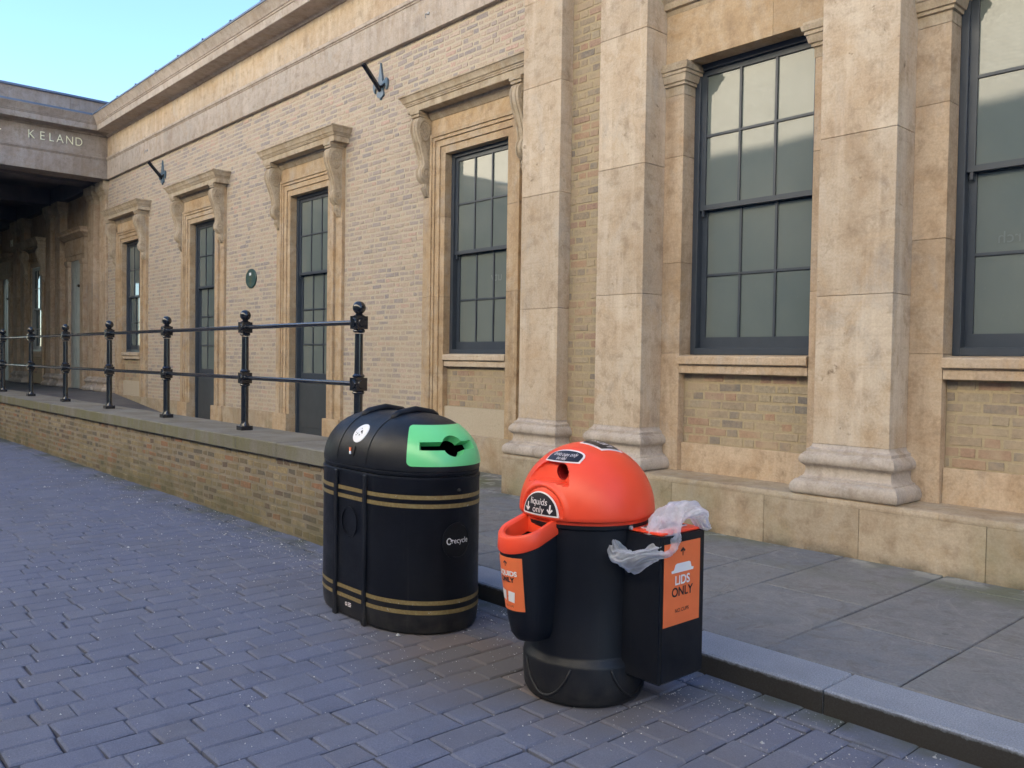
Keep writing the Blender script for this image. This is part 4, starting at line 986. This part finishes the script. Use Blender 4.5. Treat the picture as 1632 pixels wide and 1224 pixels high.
for a0 in (274, 4, 94, 184):
    bm = bmesh.new(); pts = []   # arched moulding on the foot
    for i in range(17):
        t = i/16; a = rad(a0-27+54*t); z = .175-.135*math.sin(math.pi*t)**.7; r = .2835 if z > .08 else .281-.0*z; pts.append((r*math.cos(a), r*math.sin(a), z))
    tube(bm, pts, .006, 6); obj('foot_moulding', recalc(bm), M['black'], rb, RL, smooth=True)
# neck + dome
DR, DZ0, DH = .310, .822, .305
def dome_r(z):     # radius at local height z
    if z <= DZ0+.01: return DR-.004
    t = min(1, (z-DZ0-.01)/DH); return DR*math.sqrt(max(0, 1-t**2.05))
bm = bmesh.new(); lathe(bm, [(.262, .785), (.278, .788), (.284, .795), (.288, .818), (.27, .82)], 96); obj('neck_ring', recalc(bm), M['red'], rb, RL, smooth=30)
bm = bmesh.new(); na, nv = 288, 74
zs = [DZ0-.008, DZ0-.002, DZ0+.006]; rs = [DR-.018, DR-.005, DR-.0005]
HX, HZ, HR = .048, 1.020, .035
FLOOR = .968
rows = []
tv = [0]+[i/nv for i in range(1, nv)]
def wall_y(x): return -(.192 - 1.0*(x-.0)**2) 
for k in range(nv+3):
    if k < 3: z, r = zs[k], rs[k]
    else:
        t = math.sin(math.pi/2*(k-2)/(nv+.3)); z = DZ0+.01+DH*t; r = DR*math.sqrt(max(0, 1-t**2.05))
    row = []
    for i in range(na):
        a = 2*math.pi*i/na; x, y = r*math.cos(a), r*math.sin(a); zz = z
        # flat facet crease on the side
        fl = FLOOR + .012 - 1.2*x*x
        if k >= 3 and y < 0 and abs(x) < .155 and z > fl:
            wy = -(.205 - 2.3*max(0, abs(x)-.075)**1.0*.9 - .9*x*x) if abs(x) > .075 else -(.205-.9*x*x)
            wy = -(.203 + .0*x) - (abs(x)/.155)**3*.10
            if y < wy: y = wy + (z-fl)*.25 if wy + (z-fl)*.25 > y else y
        # raised brow over the lower label
        if k >= 3 and y < 0:
            d = math.hypot(x/.135, (z-.835)/.128)
            if .92 < d < 1.12 and z > .835: y -= .007*math.sin(math.pi*(d-.92)/.2)
            elif d <= .92 and z > .832: y += .006
        row.append(Vector((x, y, zz)))
    rows.append(row)
# snap vertices to the round hole in the scoop wall
for row in rows:
    for v in row:
        if v.y < -.05:
            d = math.hypot(v.x-HX, v.z-HZ)
            if abs(d-HR) < .0042 and d > 0: k = HR/d; v.x = HX+(v.x-HX)*k; v.z = HZ+(v.z-HZ)*k
V = [[bm.verts.new(v) for v in row] for row in rows]
for k in range(len(V)-1):
    for i in range(na):
        q = (V[k][i], V[k][(i+1) % na], V[k+1][(i+1) % na], V[k+1][i]); c = sum((v.co for v in q), Vector())/4
        if c.y < -.05 and math.hypot(c.x-HX, c.z-HZ) < HR-.0005: continue
        bm.faces.new(q)
bm.faces.new(V[-1])
obj('dome_lid', recalc(bm), M['red'], rb, RL, smooth=28)
bm = bmesh.new(); rg = [[(HX+HR*1.02*math.cos(a), y, HZ+HR*1.02*math.sin(a)) for a in [2*math.pi*i/24 for i in range(24)]] for y in (-.21, -.06)]; loft(bm, rg, False, True); 
n = N('hole_red_dark'); M['holered'] = n.out((.25, .008, .012), .6, .2); obj('cup_hole', recalc(bm), M['holered'], rb, RL)
def fdome(u, v, o):
    r = dome_r(v)-.0; yy = -math.sqrt(max(1e-6, r*r-u*u)); P = Vector((u, yy, v)); t = min(.999, max(0, (v-DZ0-.01)/DH)); nrm = Vector((u/DR, yy/DR, t**1.05*.95)).normalized(); return P + nrm*(.003+o)
def fl_low(u, v, o):      # flat label just in front of the recessed field of the lower arch
    return fdome(u, v, o)
half = [(-.108, .832)] + [(-.108*math.cos(math.pi*i/20)+0, .832+.102*math.sin(math.pi*i/20)) for i in range(0, 21)][1:-1] + [(.108, .832)]
inner = [(-.099, .8385)] + [(-.099*math.cos(math.pi*i/20), .8385+.0895*math.sin(math.pi*i/20)) for i in range(0, 21)][1:-1] + [(.099, .8385)]
bm = patch(half, [], fl_low, .02, .004); lb = obj('liquids_label', recalc(bm), M['pinkwhite'], rb, RL, smooth=30)
bm = patch(inner, [], lambda u, v, o: fl_low(u, v, .0015+o), .02); obj('label_field', recalc(bm), M['label'], lb, RL, smooth=True)
obj('lettering', wrap_text('liquids', .040, fl_low, .0035, 0, .890), M['pinkwhite'], lb, RL)
obj('lettering', wrap_text('only', .040, fl_low, .0035, .002, .857), M['pinkwhite'], lb, RL)
bm = bmesh.new()
for s in (-1, 1): patch(arrow(s*.066, .863, .03, .040, True, st=.25), [], lambda u, v, o: fl_low(u, v, .0035), .02, bm=bm)
obj('arrow', recalc(bm), M['pinkwhite'], lb, RL)
# upper label (drinks cups only) above the scoop
def arch(u0, u1, v0, v1, sag): 
    n = 12; c = (u0+u1)/2; h = (u1-u0)/2
    return [(u0, v0), (u1, v0), (u1, v0+.012)] + [(c+h*math.cos(math.pi*(.07+.86*i/n)), v0+.012+(v1-v0-.012)*math.sin(math.pi*(.07+.86*i/n))**.8) for i in range(n+1)] + [(u0, v0+.012)]
bm = patch(arch(-.070, .116, 1.058, 1.107, 0), [], fdome, .015, .003); lb2 = obj('cups_label', recalc(bm), M['pinkwhite'], rb, RL, smooth=30)
bm = patch(arch(-.062, .108, 1.062, 1.102, 0), [], lambda u, v, o: fdome(u, v, .0015), .015); obj('label_field', recalc(bm), M['label'], lb2, RL, smooth=True)
obj('lettering', wrap_text('drinks cups only', .0185, fdome, .003, .023, 1.086), M['pinkwhite'], lb2, RL)
obj('lettering', wrap_text('(no lids)', .0155, fdome, .003, .023, 1.071), M['pinkwhite'], lb2, RL)
# top label
def ftop(u, v, o):
    r = math.hypot(u, v)/DR; return Vector((u, v, DZ0+.01+DH*(max(0, 1-r*r))**(1/2.05)+.003+o))
tp = [(.0, -.055), (.125, -.045), (.145, .075), (-.02, .085)]
bm = patch(tp, [], ftop, .02, .003); lb3 = obj('top_label', recalc(bm), M['pinkwhite'], rb, RL)
ct = (.0625, .015); bm = patch([(ct[0]+(a-ct[0])*.88, ct[1]+(b_-ct[1])*.86) for a, b_ in tp], [], lambda u, v, o: ftop(u, v, .0015), .02); obj('label_field', recalc(bm), M['label'], lb3, RL)
obj('lettering', wrap_text('LIDS', .055, lambda u, v, o: ftop(.066-u, .025-v, o), .003, 0, 0), M['pinkwhite'], lb3, RL)
bm = bmesh.new(); tube(bm, [(.285, -.03, .788), (.295, -.03, .788)], .009, 10); obj('screw', recalc(bm), M['steel'], rb, RL)
# --- liquids pod: D-shaped cup on the street side (-y)
pc = (-.030, -.365)        # centre of the half round, local
def dring(r, z0, slope, back, off=(0, 0), n=20):
    pts = []
    for i in range(n+1):
        a = math.pi + math.pi*i/n; x = pc[0]+off[0]+r*math.cos(a); y = pc[1]+off[1]+r*math.sin(a); pts.append((x, y, z0+slope*(y-(pc[1]))))
    pts += [(pc[0]+off[0]+r*.93, back, z0+slope*(back-pc[1])), (pc[0]+off[0]-r*.93, back, z0+slope*(back-pc[1]))]
    return pts
bm = bmesh.new(); SL = .34
PU = .02; body = [(.040, .262, 0, .055), (.064, .270, 0, .048), (.078, .30, 0, .038), (.088, .38, 0, .027), (.099, .54, 0, .01), (.103, .64, .1, 0), (.104, .705, SL, 0)]
loft(bm, [dring(r, z+PU, s, -.245, (0, o)) for r, z, s, o in body], True, False)
loft(bm, [dring(r, z+PU, s, -.255, (0, o)) for r, z, s, o in ((.094, .695, SL, 0), (.088, .52, 0, .01), (.08, .38, 0, .02))], False, True)
pod = obj('liquids_cup', recalc(bm), M['black'], rb, RL, smooth=35)
bm = bmesh.new()
loft(bm, [dring(r, z+PU, SL, bk) for r, z, bk in ((.106, .697, -.243), (.112, .699, -.238), (.115, .707, -.236), (.113, .762, -.236), (.108, .769, -.238), (.090, .767, -.262), (.082, .759, -.270), (.077, .725, -.275), (.077, .69, -.275))], False, False)
obj('rim', recalc(bm), M['red'], pod, RL, smooth=35)
bm = bmesh.new(); loft(bm, [dring(.088, .64+PU, .1, -.262), dring(.08, .47+PU, 0, -.262)], False, True); obj('cup_inside', recalc(bm), M['dark'], pod, RL)
def _lerp(v, k):
    q = [(z+PU, r, oo) for r, z, s_, oo in body]
    for a, b_ in zip(q, q[1:]):
        if v <= b_[0]: f = max(0, (v-a[0])/(b_[0]-a[0])); return a[k]*(1-f)+b_[k]*f
    return q[-1][k]
def fpod(u, v, o):     # u = arc length from centre, positive to camera-right
    r = _lerp(v, 1); oy = _lerp(v, 2); a = -math.pi/2 + rad(-3) + u/.1
    return Vector((pc[0]+(r+.003+o)*math.cos(a), pc[1]+oy+(r+.003+o)*math.sin(a), v))
# poster
def poster(parent, f, w, h, zc, l1, l2, l3, kind, L):
    bm = patch([(-w/2, zc-h/2), (w/2, zc-h/2), (w/2, zc+h/2), (-w/2, zc+h/2)], [], f, .02, .0025); p = obj('poster', recalc(bm), M['orange'], parent, L, smooth=20)
    g = lambda u, v, o: f(u, v, o)
    bm = patch(arrow(0, zc+h*.385, h*.10, h*.105, False, st=.14), [], lambda u, v, o: f(u, v, .0012), .02); obj('arrow', recalc(bm), M['label'], p, L)
    bm = bmesh.new()
    if kind == 'lid':
        q = zc+h*.185; pts = [(-w*.30, q-h*.05), (w*.30, q-h*.05), (w*.31, q-h*.02), (w*.25, q-h*.012), (w*.22, q+h*.05), (w*.18, q+h*.062), (-w*.16, q+h*.062), (-w*.20, q+h*.05), (-w*.24, q-h*.012), (-w*.31, q-h*.02)]
        patch(pts, [], lambda u, v, o: f(u, v, .0012), .02, bm=bm); obj('lid_icon', recalc(bm), M['white'], p, L)
        s1, y1, y2, y3 = h*.155, zc+h*.035, zc-h*.105, zc-h*.33
    else:
        q = zc-h*.24; pts = [(-w*.12, q-h*.09), (w*.10, q-h*.11), (w*.14, q+h*.09), (-w*.08, q+h*.11)]
        patch([(a+w*.10, b) for a, b in pts], [], lambda u, v, o: f(u, v, .0012), .02, bm=bm)
        patch([(-w*.36, q-h*.08), (-w*.12, q-h*.09), (-w*.08, q+h*.10), (-w*.30, q+h*.12)], [], lambda u, v, o: f(u, v, .0012), .02, bm=bm); obj('cup_icon', recalc(bm), M['white'], p, L)
        s1, y1, y2, y3 = h*.125, zc+h*.20, zc+h*.08, zc-h*.42
    obj('lettering', wrap_text(l1, s1, g, .0012, 0, y1, bevel=.0012), M['white'], p, L)
    obj('lettering', wrap_text(l2, s1, g, .0012, 0, y2, bevel=.0012), M['label'], p, L)
    obj('lettering', wrap_text(l3, s1*.42, g, .0012, 0, y3), M['label'], p, L)
    return p
poster(pod, fpod, .160, .235, .548, 'LIQUIDS', 'ONLY', 'NO CUPS', 'cup', RL)
# --- lids box on the +x side
bxm = bmesh.new(); X1 = .464; Y0, Y1 = -.037, .274; ZB, ZT = .140, .772
loft(bxm, [[(x, y, z) for x, y in ((.19-(.0), Y0+e), (X1-e, Y0+e), (X1-e, Y1-e), (.19, Y1-e))] for z, e in ((ZB, .012), (ZB+.012, 0), (ZT, 0))])
bmesh.ops.bevel(bxm, geom=[e for e in bxm.edges if abs(e.verts[0].co.z-e.verts[1].co.z) > .3], offset=.012, segments=3, affect='EDGES')
bx = obj('lids_box', recalc(bxm), M['black'], rb, RL, smooth=30)
bm = bmesh.new(); box(bm, .235, X1-.012, Y0+.012, Y1-.012, ZT+.001, ZT+.012, bev=.004); tp_ = obj('box_top', recalc(bm), M['red'], bx, RL)
bm = bmesh.new(); box(bm, .31, .40, Y0+.05, Y1-.05, ZT+.0125, ZT+.0165); obj('slot_border', recalc(bm), M['pinkwhite'], tp_, RL)
bm = bmesh.new(); box(bm, .318, .392, Y0+.058, Y1-.058, ZT+.017, ZT+.018); obj('slot', recalc(bm), M['dark'], tp_, RL)
fbx = lambda u, v, o: Vector((X1+.002+o, .105+u, v))
poster(bx, fbx, .252, .352, .563, 'LIDS', 'ONLY', 'NO CUPS', 'lid', RL)

# ------------------------------------------------------------------ polythene bag draped over the lids box
def bag():
    bm = bmesh.new()
    path = [((.470,.285,.775),.020),((.455,.262,.80),.05),((.445,.235,.845),.062),((.435,.205,.865),.062),((.415,.15,.862),.060),((.405,.10,.825),.062),((.41,.045,.785),.062),((.41,.0,.735),.062),((.395,-.04,.690),.060),((.35,-.065,.655),.078),((.295,-.075,.650),.078),((.25,-.07,.675),.068),((.225,-.06,.72),.050),((.215,-.05,.755),.03)]
    P = [Vector(p) for p, _ in path]; Rr = [r for _, r in path]
    rings = []; K = 130; nn = 96
    for i in range(K+1):
        t = i/K*(len(P)-1); k = min(int(t), len(P)-2); f = t-k
        p0, p1, p2, p3 = P[max(k-1,0)], P[k], P[k+1], P[min(k+2, len(P)-1)]
        c = .5*((2*p1)+(-p0+p2)*f+(2*p0-5*p1+4*p2-p3)*f*f+(-p0+3*p1-3*p2+p3)*f**3); r = Rr[k]*(1-f)+Rr[k+1]*f
        tan = ((p2-p0)*(1-f)+(p3-p1)*f).normalized(); a = tan.cross(Vector((.3,.5,1))).normalized(); b = tan.cross(a)
        tw = t*.35; ring = []
        for j in range(nn):
            an = 2*math.pi*j/nn; d = a*math.cos(an)+b*math.sin(an)*.5
            q = Vector((math.cos(an+tw)*1.7, math.sin(an+tw)*1.7, t*.55))
            w = -abs(mnoise.noise(q*1.0))*.75 + mnoise.noise(q*.6+Vector((5,0,0)))*.5 - .22*abs(mnoise.noise(q*2.0+Vector((1,4,0))))
            amp = 1 if t > 6.5 else .75
            ring.append(c + d*r*(1.22+w*amp) + Vector((mnoise.noise(c*26), mnoise.noise(c*26+Vector((9,0,0))), mnoise.noise(c*26+Vector((0,9,0)))))*.007)
        rings.append(ring)
    loft(bm, rings, False, False); return bm
tag(obj('plastic_bag', bag(), M['bag'], None, RL, smooth=True), 'crumpled clear plastic bag draped over the lids box of the red topped bin', 'plastic bag')
